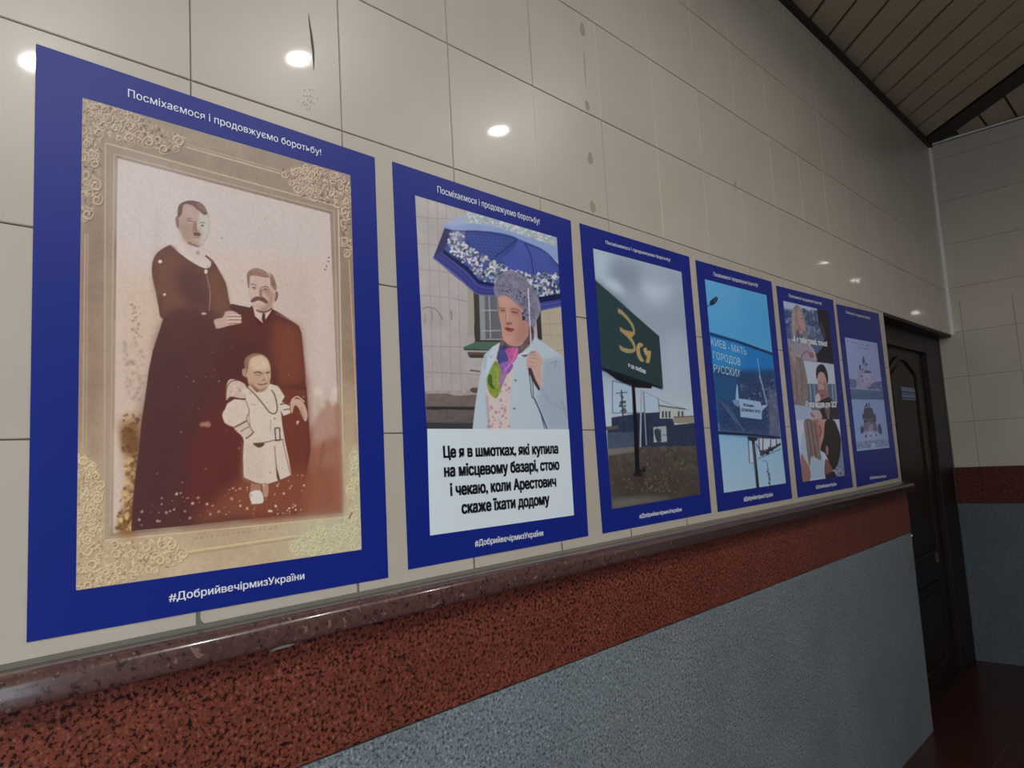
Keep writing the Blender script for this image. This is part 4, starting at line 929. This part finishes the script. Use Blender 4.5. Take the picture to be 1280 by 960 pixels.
def art_city_board():
    p = Print([(881, 349), (958, 369), (982.3, 604), (905, 616)], 130, 300, (90, 160, 200), 9)
    p.vgrad([(0, (102, 166, 204)), (.25, (84, 156, 198)), (.5, (98, 160, 196)), (.8, (146, 180, 200)), (1, (168, 190, 204))])
    p.crop(880, 345, 6.857)
    p.poly([(300, 110), (540, 165), (570, 560), (330, 540)], (70, 144, 190), smooth=False, alpha=.6, blur=12)
    p.poly([(50, 225), (75, 200), (105, 180), (120, 195), (112, 222), (85, 248), (60, 255)], (30, 38, 54)); p.line([(58, 245), (30, 268)], 7, (30, 40, 56), smooth=False)
    p.poly([(85, 205), (108, 190), (108, 215), (88, 228)], (54, 64, 84))
    # board face
    p.poly([(52, 488), (300, 560), (585, 665), (615, 960), (640, 1300), (100, 1260)], (34, 110, 168), smooth=False)
    p.poly([(52, 482), (300, 556), (585, 658), (588, 682), (300, 580), (54, 512)], (22, 44, 84), smooth=False)
    p.poly([(60, 520), (330, 600), (330, 860), (85, 850)], (52, 132, 178), smooth=False, alpha=.7, blur=6)
    # river and city
    p.crop(885, 470, 6.4)
    p.poly([(45, -70), (300, -40), (530, -50), (580, 500), (90, 450)], (40, 58, 92), smooth=False, alpha=.95, blur=4)
    p.poly([(60, 20), (230, 10), (220, 180), (100, 180), (60, 120)], (36, 78, 116), alpha=.9, blur=4)
    p.dots([(260, 60), (530, 20), (560, 300), (440, 330), (260, 180)], 230, 5, [(110, 118, 140), (66, 72, 100), (34, 40, 66), (140, 140, 152), (84, 80, 96)], alpha=.75)
    p.dots([(60, 180), (240, 190), (260, 330), (480, 380), (480, 460), (90, 440)], 200, 5, [(84, 96, 124), (52, 60, 90), (34, 40, 62)], alpha=.6)
    for k in range(9): p.line([(70+k*12, 170+k*8), (140+k*14, 260+k*14), (215+k*10, 360+k*10)], 3, (104, 120, 146), alpha=.55)
    p.line([(410, 0), (440, 100), (470, 230)], 11, (128, 140, 164)); p.line([(395, -140), (412, -20), (430, 60)], 6, (120, 160, 196), smooth=False)
    p.poly([(228, 90), (236, 70), (246, 170), (250, 240), (222, 220)], (136, 166, 186)); p.poly([(200, 190), (245, 200), (245, 245), (210, 225)], (110, 136, 158))
    p.poly([(480, 110), (540, 120), (575, 480), (490, 470)], (104, 104, 120), smooth=False, alpha=.75, blur=2); p.dots([(480, 110), (550, 120), (575, 480), (490, 470)], 80, 5, [(130, 128, 140), (70, 72, 92)], alpha=.6)
    # speech card
    p.poly([(247, 180), (418, 205), (428, 235), (480, 232), (430, 278), (430, 348), (262, 328)], (152, 174, 200), smooth=False)
    p.line([(262, 332), (430, 352)], 4, (22, 34, 60), smooth=False)
    # lower edge and post
    p.poly([(85, 440), (340, 460), (580, 485), (582, 500), (330, 478), (86, 465)], (24, 34, 62), smooth=False)
    p.poly([(395, 498), (575, 505), (580, 560), (400, 640)], (178, 182, 192), smooth=False)
    p.line([(400, 660), (585, 580)], 5, (54, 66, 90), smooth=False)
    for q in ([(385, 490), (540, 500)], [(385, 540), (430, 620)], [(405, 500), (412, 600)], [(440, 500), (436, 610)], [(500, 505), (500, 590)], [(545, 505), (548, 570)]): p.line(q, 7, (50, 42, 54), smooth=False)
    p.line([(415, 630), (500, 590), (580, 540)], 17, (44, 40, 54)); p.dots([(410, 600), (560, 540), (560, 580), (420, 650)], 24, 8, [(34, 32, 44), (60, 56, 70)], alpha=.9)
    p.line([(322, 500), (332, 695), (365, 690)], 7, (60, 84, 104), smooth=False); p.poly([(330, 530), (360, 520), (372, 690), (338, 690)], (190, 196, 200), smooth=False, alpha=.8)
    p.poly([(315, 480), (400, 490), (390, 515), (372, 520), (410, 890), (386, 895), (350, 520), (320, 510)], (36, 34, 46), smooth=False)
    p.line([(362, 540), (388, 890)], 6, (104, 110, 122), smooth=False, alpha=.8)
    p.line([(440, 672), (470, 690), (480, 760), (496, 880)], 6, (86, 98, 118)); p.dots([(472, 740), (486, 740), (500, 870), (486, 870)], 16, 6, [(64, 76, 96)], alpha=.8)
    return p

def art_couple():
    p = Print([(978.8, 375.8), (1035.5, 389), (1056, 594.4), (1003.4, 602.5)], 110, 280, (70, 82, 110), 11)
    p.crop(970, 370, 8)
    # top panel
    p.poly([(70, 45), (430, 130), (450, 700), (100, 700)], (66, 78, 108), smooth=False)
    p.poly([(70, 45), (420, 130), (424, 160), (300, 150), (80, 130)], (152, 164, 186), smooth=False, blur=2)
    p.dots([(280, 150), (430, 150), (440, 400), (300, 400)], 60, 14, [(44, 56, 84), (100, 114, 142), (74, 88, 116)], alpha=.8, el=1.6)
    p.dots([(80, 150), (160, 160), (170, 480), (110, 480)], 40, 16, [(34, 50, 92), (96, 110, 142), (54, 70, 108)], alpha=.8)
    for x in (320, 350, 385): p.line([(x, 150), (x+10, 250)], 10, (40, 58, 88), smooth=False)
    p.poly([(410, 130), (600, 170), (640, 700), (380, 660), (400, 590), (460, 520), (480, 430), (430, 300)], (24, 22, 34), smooth=False)
    p.poly([(440, 250), (480, 330), (500, 430), (470, 420), (440, 330)], (58, 50, 54), alpha=.8)
    p.poly([(150, 500), (250, 470), (330, 480), (400, 600), (390, 665), (160, 700)], (134, 116, 130), tex=.06)
    p.line([(330, 490), (380, 560), (385, 640)], 14, (158, 136, 150)); p.line([(250, 640), (270, 580), (320, 560), (350, 620)], 10, (96, 56, 72)); p.poly([(330, 570), (370, 570), (385, 610), (355, 620)], (128, 84, 84))
    p.poly([(190, 100), (225, 95), (260, 140), (290, 240), (305, 380), (320, 450), (280, 460), (260, 380), (230, 320), (190, 420), (170, 460), (155, 300), (160, 180)], (120, 106, 100), tex=.2)
    p.poly([(215, 160), (250, 170), (272, 240), (284, 320), (262, 375), (235, 370), (222, 290)], (150, 112, 112)); p.poly([(228, 290), (240, 300), (245, 350), (230, 345)], (118, 74, 78), alpha=.7, blur=1)
    p.line([(248, 230), (268, 226)], 6, (70, 40, 48), smooth=False); p.line([(248, 340), (268, 338)], 8, (140, 50, 60), smooth=False); p.line([(180, 180), (175, 300), (185, 420)], 8, (150, 136, 120), alpha=.8)
    p.poly([(110, 440), (200, 460), (240, 520), (240, 560), (180, 620), (130, 640)], (120, 118, 124), alpha=.8)
    # middle panel
    p.poly([(150, 620), (260, 640), (580, 685), (600, 880), (610, 1260), (170, 1260)], (80, 92, 110), smooth=False)
    p.poly([(260, 645), (580, 684), (592, 880), (300, 880)], (168, 178, 190), smooth=False)
    p.poly([(300, 880), (600, 882), (620, 1100), (320, 1060)], (70, 84, 106), smooth=False)
    for x in (340, 380, 560, 590): p.line([(x, 885), (x+14, 1080)], 12, (112, 130, 150), smooth=False)
    p.poly([(135, 520), (200, 600), (265, 640), (300, 760), (325, 960), (300, 1060), (220, 1180), (160, 1000), (140, 800)], (108, 92, 92), tex=.12)
    for k in range(7): p.line([(165+k*18, 640), (185+k*18, 820), (195+k*16, 1040)], 6, [(134, 114, 104), (82, 66, 68), (120, 100, 94)][k % 3], alpha=.8)
    p.poly([(140, 560), (170, 640), (200, 760), (200, 640), (180, 560)], (150, 124, 128), alpha=.7, blur=2)
    p.poly([(412, 790), (430, 755), (470, 765), (500, 820), (513, 920), (508, 1010), (480, 1060), (440, 1040), (420, 940)], (156, 122, 116)); p.poly([(403, 830), (402, 730), (440, 685), (485, 700), (515, 780), (520, 850), (510, 880), (500, 830), (480, 775), (450, 760), (425, 775), (412, 820)], (34, 30, 40)); p.poly([(490, 850), (505, 940), (495, 1030), (478, 1000), (482, 920)], (104, 74, 78), alpha=.7, blur=1); p.line([(430, 870), (448, 868)], 7, (50, 34, 42), smooth=False); p.line([(466, 880), (486, 880)], 7, (50, 34, 42), smooth=False); p.line([(455, 880), (462, 920)], 7, (168, 124, 118), smooth=False); p.line([(445, 950), (475, 950)], 8, (96, 48, 54), smooth=False)
    p.crop(985, 480, 7.385)
    p.poly([(270, 60), (360, 60), (375, 130), (340, 160), (290, 150)], (122, 84, 84)); p.ell(318, 105, 16, 6, (86, 40, 46))
    p.poly([(375, 120), (460, 190), (470, 330), (290, 330), (300, 250), (260, 160), (300, 150)], (40, 32, 42), smooth=False)
    p.poly([(335, 190), (380, 200), (380, 330), (365, 330)], (96, 78, 82)); p.poly([(260, 100), (285, 90), (300, 150), (255, 160)], (168, 150, 158)); p.poly([(60, 190), (200, 210), (240, 260), (230, 330), (70, 335)], (130, 142, 162), smooth=False)
    p.poly([(205, 260), (260, 240), (300, 260), (310, 320), (230, 325)], (156, 128, 134)); p.line([(215, 265), (225, 290), (245, 300)], 10, (70, 40, 50))
    # bottom panel
    p.poly([(75, 333), (485, 325), (545, 850), (135, 905)], (176, 182, 192), smooth=False)
    p.poly([(485, 430), (520, 560), (545, 850), (440, 860)], (96, 110, 134), smooth=False, blur=1); p.dots([(400, 760), (530, 760), (540, 850), (410, 860)], 30, 8, [(120, 70, 70), (60, 70, 96), (150, 140, 150)], alpha=.8)
    p.poly([(130, 420), (260, 480), (300, 600), (350, 760), (345, 870), (140, 900), (110, 560)], (134, 148, 164), smooth=False, blur=2)
    p.poly([(230, 335), (300, 335), (330, 420), (310, 560), (280, 620), (250, 420)], (140, 88, 78)); p.poly([(280, 340), (345, 335), (340, 470), (320, 600), (290, 600), (300, 480)], (156, 112, 102), alpha=.9); p.line([(290, 380), (305, 440), (290, 480)], 9, (86, 34, 36))
    p.poly([(150, 338), (235, 338), (270, 450), (285, 600), (300, 700), (220, 660), (200, 760), (180, 640), (165, 500)], (98, 80, 76), tex=.12)
    for k in range(8): p.line([(160+k*12, 340), (180+k*12, 480), (205+k*14, 680)], 5, [(150, 128, 114), (62, 48, 50), (124, 102, 92)][k % 3], alpha=.8)
    p.poly([(120, 650), (160, 700), (205, 790), (200, 895), (135, 903)], (128, 86, 78)); p.poly([(345, 340), (420, 333), (455, 400), (485, 500), (480, 640), (450, 760), (400, 790), (370, 700), (340, 640), (300, 600), (330, 480)], (36, 29, 31), tex=.1)
    p.poly([(350, 570), (372, 590), (370, 650), (350, 640)], (130, 92, 82)); p.poly([(345, 690), (400, 760), (420, 850), (345, 865)], (104, 68, 62)); p.poly([(350, 830), (430, 800), (450, 860), (345, 872)], (40, 32, 40), smooth=False)
    return p

def art_church():
    p = Print([(1056, 421.5), (1096.3, 429), (1112, 559.6), (1071.2, 564)], 100, 190, (116, 128, 160), 13)
    p.vgrad([(0, (126, 136, 168)), (.3, (118, 128, 160)), (.5, (130, 138, 162)), (1, (132, 146, 172))])
    p.crop(1050, 415, 11.3)
    D, Wt = (52, 58, 84), (140, 136, 156)
    p.poly([(110, 660), (230, 670), (240, 790), (125, 800)], (76, 84, 116), smooth=False); p.poly([(230, 780), (240, 640), (310, 560), (430, 560), (440, 650), (590, 700), (600, 820), (240, 800)], (126, 122, 144), smooth=False, tex=.1)
    p.poly([(320, 570), (430, 570), (435, 700), (330, 720)], Wt, smooth=False); p.poly([(310, 560), (370, 545), (440, 562), (430, 580), (320, 578)], D)
    p.poly([(330, 340), (345, 380), (350, 420), (340, 460), (322, 460), (318, 400)], D); p.poly([(330, 450), (350, 470), (350, 560), (322, 560)], (120, 118, 142)); p.ell(370, 462, 18, 24, D); p.poly([(355, 480), (385, 480), (385, 540), (358, 540)], (124, 122, 144)); p.ell(285, 490, 14, 26, D); p.poly([(275, 510), (325, 530), (320, 545), (280, 540)], D); p.poly([(265, 540), (320, 545), (310, 640), (262, 640)], (122, 118, 142)); p.ell(305, 625, 14, 12, D); p.ell(325, 690, 8, 14, D); p.ell(378, 670, 6, 20, (86, 90, 116))
    p.poly([(390, 770), (480, 710), (540, 695), (590, 700), (605, 830), (400, 820)], (80, 84, 114), smooth=False, tex=.12); p.line([(385, 770), (470, 710), (560, 690)], 8, (150, 150, 170)); p.dots([(400, 760), (600, 720), (600, 820), (400, 820)], 22, 8, [(56, 60, 92), (134, 136, 160)], alpha=.7); p.dots([(130, 680), (230, 690), (230, 770), (130, 780)], 14, 9, [(60, 66, 98), (112, 118, 146)], alpha=.7)
    p.line([(140, 790), (240, 805), (380, 815), (560, 820)], 9, (170, 180, 200))
    p.poly([(145, 800), (605, 830), (625, 960), (150, 955)], (70, 88, 116), smooth=False)
    p.dots([(80, 130), (515, 212), (515, 222), (80, 142)], 44, 5, [(66, 72, 100)], alpha=.7); p.dots([(215, 208), (415, 245), (415, 256), (215, 220)], 20, 5, [(66, 72, 100)], alpha=.7)
    p.crop(1060, 490, 12)
    p.poly([(35, 0), (530, 0), (540, 115), (50, 110)], (66, 84, 112), smooth=False)
    p.poly([(50, 110), (540, 118), (625, 840), (135, 890)], (122, 138, 170), smooth=False)
    p.poly([(100, 300), (240, 300), (260, 560), (130, 580)], (104, 124, 158), alpha=.6, blur=4)
    p.poly([(245, 230), (300, 205), (355, 235), (385, 330), (410, 450), (430, 590), (260, 600), (240, 440)], (46, 46, 60))
    p.poly([(255, 250), (330, 245), (370, 330), (360, 430), (250, 420)], (60, 62, 72)); p.ell(278, 190, 14, 24, D); p.ell(316, 180, 10, 28, D); p.line([(250, 240), (300, 222), (355, 236)], 12, (150, 158, 180)); p.poly([(250, 460), (400, 450), (420, 600), (260, 600)], (84, 84, 100), tex=.2); p.poly([(310, 480), (370, 480), (375, 610), (315, 610)], (124, 112, 128)); p.line([(245, 400), (320, 415), (385, 400)], 8, (112, 112, 124)); p.dots([(250, 440), (410, 440), (425, 600), (255, 600)], 26, 9, [(40, 42, 60), (116, 112, 126)], alpha=.7)
    p.poly([(395, 320), (415, 340), (420, 440), (400, 450)], D); p.poly([(215, 330), (235, 330), (240, 400), (222, 400)], D)
    p.poly([(195, 520), (220, 510), (240, 560), (235, 610), (190, 610)], D); p.poly([(450, 490), (480, 480), (505, 570), (500, 630), (455, 600)], D)
    p.poly([(240, 600), (440, 600), (450, 690), (300, 740), (250, 700)], (150, 160, 184), alpha=.8, blur=2); p.ell(270, 660, 16, 26, D); p.ell(420, 640, 10, 22, D); p.ell(345, 650, 16, 16, (70, 80, 110))
    p.poly([(120, 740), (610, 700), (622, 800), (135, 850)], (100, 114, 140), smooth=False, tex=.12); p.dots([(130, 740), (610, 710), (618, 810), (140, 850)], 60, 8, [(70, 80, 104), (140, 154, 176)], alpha=.6); p.poly([(350, 790), (385, 750), (410, 800), (400, 830), (350, 830)], (168, 178, 196)); p.poly([(130, 850), (622, 800), (625, 842), (136, 890)], (136, 150, 178), smooth=False)
    return p

# ================================================================= posters
def glyph_mesh(text):
    """outline letters filled contour by contour (some Cyrillic glyphs are drawn with overlapping strokes)"""
    cu = bpy.data.curves.new('lettering', 'FONT'); cu.body = text; cu.size = 1; cu.resolution_u = 3; cu.fill_mode = 'NONE'
    t = bpy.data.objects.new('lettering', cu); COL.objects.link(t)
    dg = bpy.context.evaluated_depsgraph_get(); me = bpy.data.meshes.new_from_object(t.evaluated_get(dg))
    bpy.data.objects.remove(t)
    co = [tuple(v.co[:2]) for v in me.vertices]; nb = {}
    for e in me.edges:
        a, b = e.vertices; nb.setdefault(a, []).append(b); nb.setdefault(b, []).append(a)
    seen = set(); loops = []
    for s in range(len(co)):
        if s in seen or s not in nb: continue
        L = [s]; seen.add(s); c = s
        while True:
            n = [q for q in nb[c] if q not in seen]
            if not n: break
            c = min(n) if len(L) == 1 else n[0]; L.append(c); seen.add(c)
        if len(L) > 2: loops.append(L)
    def area(L): return sum(co[L[i-1]][0]*co[L[i]][1]-co[L[i]][0]*co[L[i-1]][1] for i in range(len(L)))/2
    def inside(p, L):
        r = False
        for i in range(len(L)):
            (x1, y1), (x2, y2) = co[L[i-1]], co[L[i]]
            if (y1 > p[1]) != (y2 > p[1]) and p[0] < x1+(p[1]-y1)/(y2-y1)*(x2-x1): r = not r
        return r
    A = [area(L) for L in loops]; own = {}
    for i, L in enumerate(loops):                       # a contour is a hole when the one around it runs the other way
        c = [k for k, K in enumerate(loops) if k != i and abs(A[k]) > abs(A[i]) and all(inside(co[q], K) for q in L[::3])]
        if c:
            k = min(c, key=lambda k: abs(A[k]))
            if A[k]*A[i] < 0: own[i] = k
    V, F = [], []
    for i, L in enumerate(loops):
        if i in own: continue
        polys = [L]+[loops[h] for h in own if own[h] == i]
        flat = [q for P in polys for q in P]; off = len(V)
        V += [(co[q][0], co[q][1], 0) for q in flat]
        for tri in tessellate_polygon([[Vector((*co[q], 0)) for q in P] for P in polys]):
            F.append(tuple(off+k for k in tri))
    bpy.data.meshes.remove(me)
    out = bpy.data.meshes.new('lettering'); out.from_pydata(V, [], F); out.update(); return out
def lettering(parent, text, quad, m, bold=0.0, depth=-.0021, name='lettering', space=1.0, sp=0):
    """text laid in the print: quad = where its cap line and base line begin and end"""
    me = glyph_mesh(text)
    V = np.empty(len(me.vertices)*3); me.vertices.foreach_get('co', V); V = V.reshape(-1, 3)
    x0, x1 = V[:, 0].min(), V[:, 0].max(); cap = .727
    if bold:                                   # heavier strokes: the outline laid down again a hair to each side
        parts = [V+np.array([a*bold, b_*bold*.6, 0]) for a, b_ in ((-1, -1), (1, -1), (1, 1), (-1, 1))]
        F0 = [tuple(p.vertices) for p in me.polygons]; nv = len(V); V = np.concatenate(parts)
        me2 = bpy.data.meshes.new('lettering'); me2.from_pydata(V.tolist(), [], [tuple(i+k*nv for i in f) for k in range(4) for f in F0]); me = me2
    (tl, tr, br, bl) = [wallpt(px, py, depth) for px, py in quad]
    u = ((V[:, 0]-x0)/(x1-x0)); v = V[:, 1]/cap
    # affine across the flat sheet (true lettering has a constant height there)
    h = ((tl.z-bl.z)+(tr.z-br.z))/2
    sh = ((tl.x-bl.x)+(tr.x-br.x))/2
    out = np.stack([bl.x+u*(br.x-bl.x)+v*sh*0, np.full(len(u), depth)-(np.arange(len(u))//max(1, len(u)//4))*.00012*bool(bold), bl.z+u*(br.z-bl.z)+v*h], 1)
    me.vertices.foreach_set('co', out.ravel()); me.materials.clear(); me.materials.append(m); me.update()
    o = bpy.data.objects.new(name, me); COL.objects.link(o); o.parent = parent
    return o
def lettering_quad(parent, text, quad, m, bold=0.0, depth=-.0021, full=False):
    """as above for writing that itself recedes inside the picture"""
    o = lettering(parent, text, quad, m, bold, depth)
    me = o.data; V = np.empty(len(me.vertices)*3); me.vertices.foreach_get('co', V); V = V.reshape(-1, 3)
    tl, tr, br, bl = [wallpt(px, py, depth) for px, py in quad]
    u = (V[:, 0]-V[:, 0].min())/(V[:, 0].max()-V[:, 0].min()); h = ((tl.z-bl.z)+(tr.z-br.z))/2
    v = (V[:, 2]-(bl.z+u*(br.z-bl.z)))/h
    Q = [np.array(q) for q in (tl, tr, br, bl)]; u, v = u[:, None], v[:, None]
    out = (Q[3]*(1-u)+Q[2]*u)*(1-v)+(Q[0]*(1-u)+Q[1]*u)*v; out[:, 1] = V[:, 1]
    me.vertices.foreach_set('co', out.ravel()); me.update(); return o
M_pic = {}
def picture(parent, pr, gain, sat=.85, lift=0.0, wb=(1, 1, 1), contrast=1.0, name='picture', rough=.42):
    H, W = pr.H, pr.W
    jj, ii = np.mgrid[0:H, 0:W]
    u = ii*W/(W-1.); v = jj*H/(H-1.)
    q = np.linalg.inv(pr.M) @ np.stack([u.ravel(), v.ravel(), np.ones(u.size)]); px, py = q[0]/q[2], q[1]/q[2]
    F, Rr, Uu, P = (np.array(a) for a in (CAM_F, CAM_R, CAM_U, CAM_P)); dep = -.0016
    d = F[None]+Rr[None]*((px-640)/FPX)[:, None]-Uu[None]*((py-480)/FPX)[:, None]
    co = P[None]+d*((dep-P[1])/d[:, 1])[:, None]
    me = bpy.data.meshes.new(name); nf = (W-1)*(H-1)
    me.vertices.add(W*H); me.vertices.foreach_set('co', co.ravel())
    base = (np.arange(H-1)[:, None]*W+np.arange(W-1)[None]).ravel()
    loops = np.stack([base+W, base+W+1, base+1, base], 1).ravel()
    me.loops.add(nf*4); me.loops.foreach_set('vertex_index', loops)
    me.polygons.add(nf); me.polygons.foreach_set('loop_start', np.arange(nf)*4)
    me.update(calc_edges=True); me.validate()
    im = np.clip(pr.img, 0, 1); g = im.mean(2, keepdims=True); im = np.clip(g+(im-g)*sat, 0, 1)
    lin = s2l(im*255); lin = np.maximum((lin-lift)/(gain*np.array(wb)), .002); lin = lin/np.maximum(lin.max(2, keepdims=True)/.93, 1)
    ca = me.color_attributes.new('print', 'FLOAT_COLOR', 'POINT')
    ca.data.foreach_set('color', np.concatenate([lin.reshape(-1, 3), np.ones((W*H, 1))], 1).astype(np.float32).ravel())
    if rough not in M_pic:
        def f(nt, b):
            a = nt.nodes.new('ShaderNodeVertexColor'); a.layer_name = 'print'; nt.links.new(a.outputs['Color'], b.inputs['Base Color'])
        M_pic[rough] = mat('printed_picture', rough=rough, build=f)
    me.materials.append(M_pic[rough])
    o = bpy.data.objects.new(name, me); COL.objects.link(o); o.parent = parent
    return o
def sheet(name, quad, m, parent=None, y0=-.0012, y1=-.0003, bow=None):
    P = [wallpt(px, py, 0) for px, py in quad]
    n = 12; bm = bmesh.new()
    def at(u, v):
        a = P[0].lerp(P[1], u); b_ = P[3].lerp(P[2], u); return a.lerp(b_, v)
    top = [[None]*(n+1) for _ in range(n+1)]; bot = [[None]*(n+1) for _ in range(n+1)]
    for i in range(n+1):
        for j in range(n+1):
            q = at(i/n, j/n); dx = bow(i/n, j/n) if bow else 0
            top[i][j] = bm.verts.new((q.x+dx, y0, q.z)); bot[i][j] = bm.verts.new((q.x+dx, y1, q.z))
    for i in range(n):
        for j in range(n):
            bm.faces.new((top[i][j], top[i+1][j], top[i+1][j+1], top[i][j+1])); bm.faces.new((bot[i][j+1], bot[i+1][j+1], bot[i+1][j], bot[i][j]))
    for i in range(n):
        bm.faces.new((top[i][0], bot[i][0], bot[i+1][0], top[i+1][0])); bm.faces.new((top[i+1][n], bot[i+1][n], bot[i][n], top[i][n]))
        bm.faces.new((top[0][i+1], bot[0][i+1], bot[0][i], top[0][i])); bm.faces.new((top[n][i], bot[n][i], bot[n][i+1], top[n][i+1]))
    return bm_obj(name, bm, m, parent)
T1 = 'Посміхаємося і продовжуємо боротьбу!'; T2 = '#ДобрийвечірмизУкраїни'
GRP = 'printed posters on the tiled wall'
POST = [
 ('poster', 'blue poster with old sepia studio photograph of three figures, leftmost of the six', [(45, 55), (468, 197), (485, 722), (33, 803)],
  [(160, 110.5), (401.4, 186.6), (401.4, 194.3), (160, 120.8)], [(213, 741.3), (380.3, 715), (380.3, 723.8), (211.3, 751.7)]),
 ('poster', 'blue poster with hooded person under flowered umbrella above a white text panel', [(490, 202), (713, 276), (735, 670), (510, 712)],
  [(547, 232.7), (674.6, 273), (674.6, 280.5), (547, 240.6)], [(593.9, 674.4), (679, 662.9), (679, 669.4), (593.9, 682.9)]),
 ('poster', 'blue poster with a dark green roadside billboard on a post under a cloudy sky', [(724, 279), (861, 321), (889, 641), (753, 667)],
  [(757.1, 300.1), (838, 323.4), (838, 326.9), (757.1, 304.8)], [(799.4, 642.3), (852.1, 634.4), (852.1, 638.8), (799.4, 647.8)]),
 ('poster', 'blue poster with a bright blue city billboard with pale lettering under a clear sky', [(869, 325), (964, 352), (990, 623), (897, 640)],
  [(892, 339.8), (947.5, 354.7), (947.5, 358.9), (892, 344.8)], [(930, 620.6), (966.1, 615.5), (966.1, 620.2), (930, 626.5)]),
 ('poster', 'blue poster with three stacked film-still pictures of a blonde woman and a dark-haired man', [(970, 357), (1041, 375), (1066, 609), (997, 622)],
  [(986.1, 367.2), (1027.1, 377.8), (1027.1, 381.3), (986.1, 371.2)], [(1019.9, 606.4), (1045.6, 602.7), (1045.6, 606.7), (1019.9, 610.9)]),
 ('poster', 'blue poster with two small pale winter church pictures, nearest to the doorway', [(1045, 380), (1098, 392), (1123, 597), (1071, 609)],
  [(1057.2, 388.2), (1087.8, 396.0), (1087.8, 399.4), (1057.2, 391.6)], [(1087.4, 595.7), (1107.8, 593), (1107.8, 596.6), (1087.4, 599.1)]),
]
roots = []
for nm, lab, quad, q1, q2 in POST:
    e = sheet(nm, quad, M_blue)
    tag(e, lab, 'poster', GRP); roots.append(e)
    lettering(e, T1, q1, M_letter, .006, name='title_lettering'); lettering(e, T2, q2, M_letter, .018, name='hashtag_lettering')
arts = [art_family, art_umbrella, art_billboard, art_city_board, art_couple, art_church]
for e, fn, (g, sa, li, wb) in zip(roots, arts, GAINS): picture(e, fn(), g, sa, li, wb)
# second poster: white panel with black condensed text
e = roots[1]
pn = sheet('text_panel', [(533.4, 536), (710.6, 536.6), (716.8, 644), (537, 669.4)], M_white, e, -.0017, -.001)
for tx, q in (('Це я в шмотках, які купила', [(554.9, 557), (697.6, 555), (697.6, 566.6), (554.9, 572)]),
              ('на місцевому базарі, стою', [(555.9, 580.6), (699, 574.5), (699, 586.8), (555.9, 595.9)]),
              ('і чекаю, коли Арестович', [(563.6, 604.5), (695, 595.2), (695, 607.7), (563.6, 619.6)]),
              ('скаже їхати додому', [(577.8, 626.7), (686.7, 617.4), (686.7, 630), (577.8, 642)])):
    lettering(e, tx, q, M_ink, .052, -.0022)
e = roots[2]
lettering_quad(e, 'я це люблю', [(784.8, 452.6), (807.1, 461.5), (807.1, 467.4), (785.3, 458.4)], M_letter, .02)
e = roots[3]
M_cy = mat('printed_pale_cyan', rgb(190, 226, 240), .42)
lettering_quad(e, 'КИЕВ - МАТЬ', [(888.4, 421.7), (932.5, 435.3), (933.4, 444.2), (889.2, 431.3)], M_cy, .0)
lettering_quad(e, 'ГОРОДОВ', [(890.8, 438.8), (925.3, 447.9), (925.6, 457.1), (891.8, 447.9)], M_cy, .0)
lettering_quad(e, 'РУССКИХ', [(892.1, 455), (925.3, 461.8), (925.6, 472), (892.4, 464.8)], M_cy, .0)
lettering_quad(e, 'ВІЗЬМИ -', [(929.3, 504.2), (943.8, 506.5), (943.8, 509.4), (929.3, 507.3)], M_ink, .02)
lettering_quad(e, 'ДОМІВКУ ВТЕ', [(926.2, 510.3), (950.4, 513.1), (950.4, 516.2), (926.4, 513.6)], M_ink, .02)
e = roots[4]
lettering(e, '-А я тебе граші, точно?', [(990.6, 419.2), (1034.2, 427), (1034.2, 433), (990.6, 426.6)], M_letter, .06)
lettering(e, '-Я все віддав для ЗСУ', [(1006.7, 501.4), (1046, 502.2), (1046, 508.9), (1006.7, 508.9)], M_letter, .06)
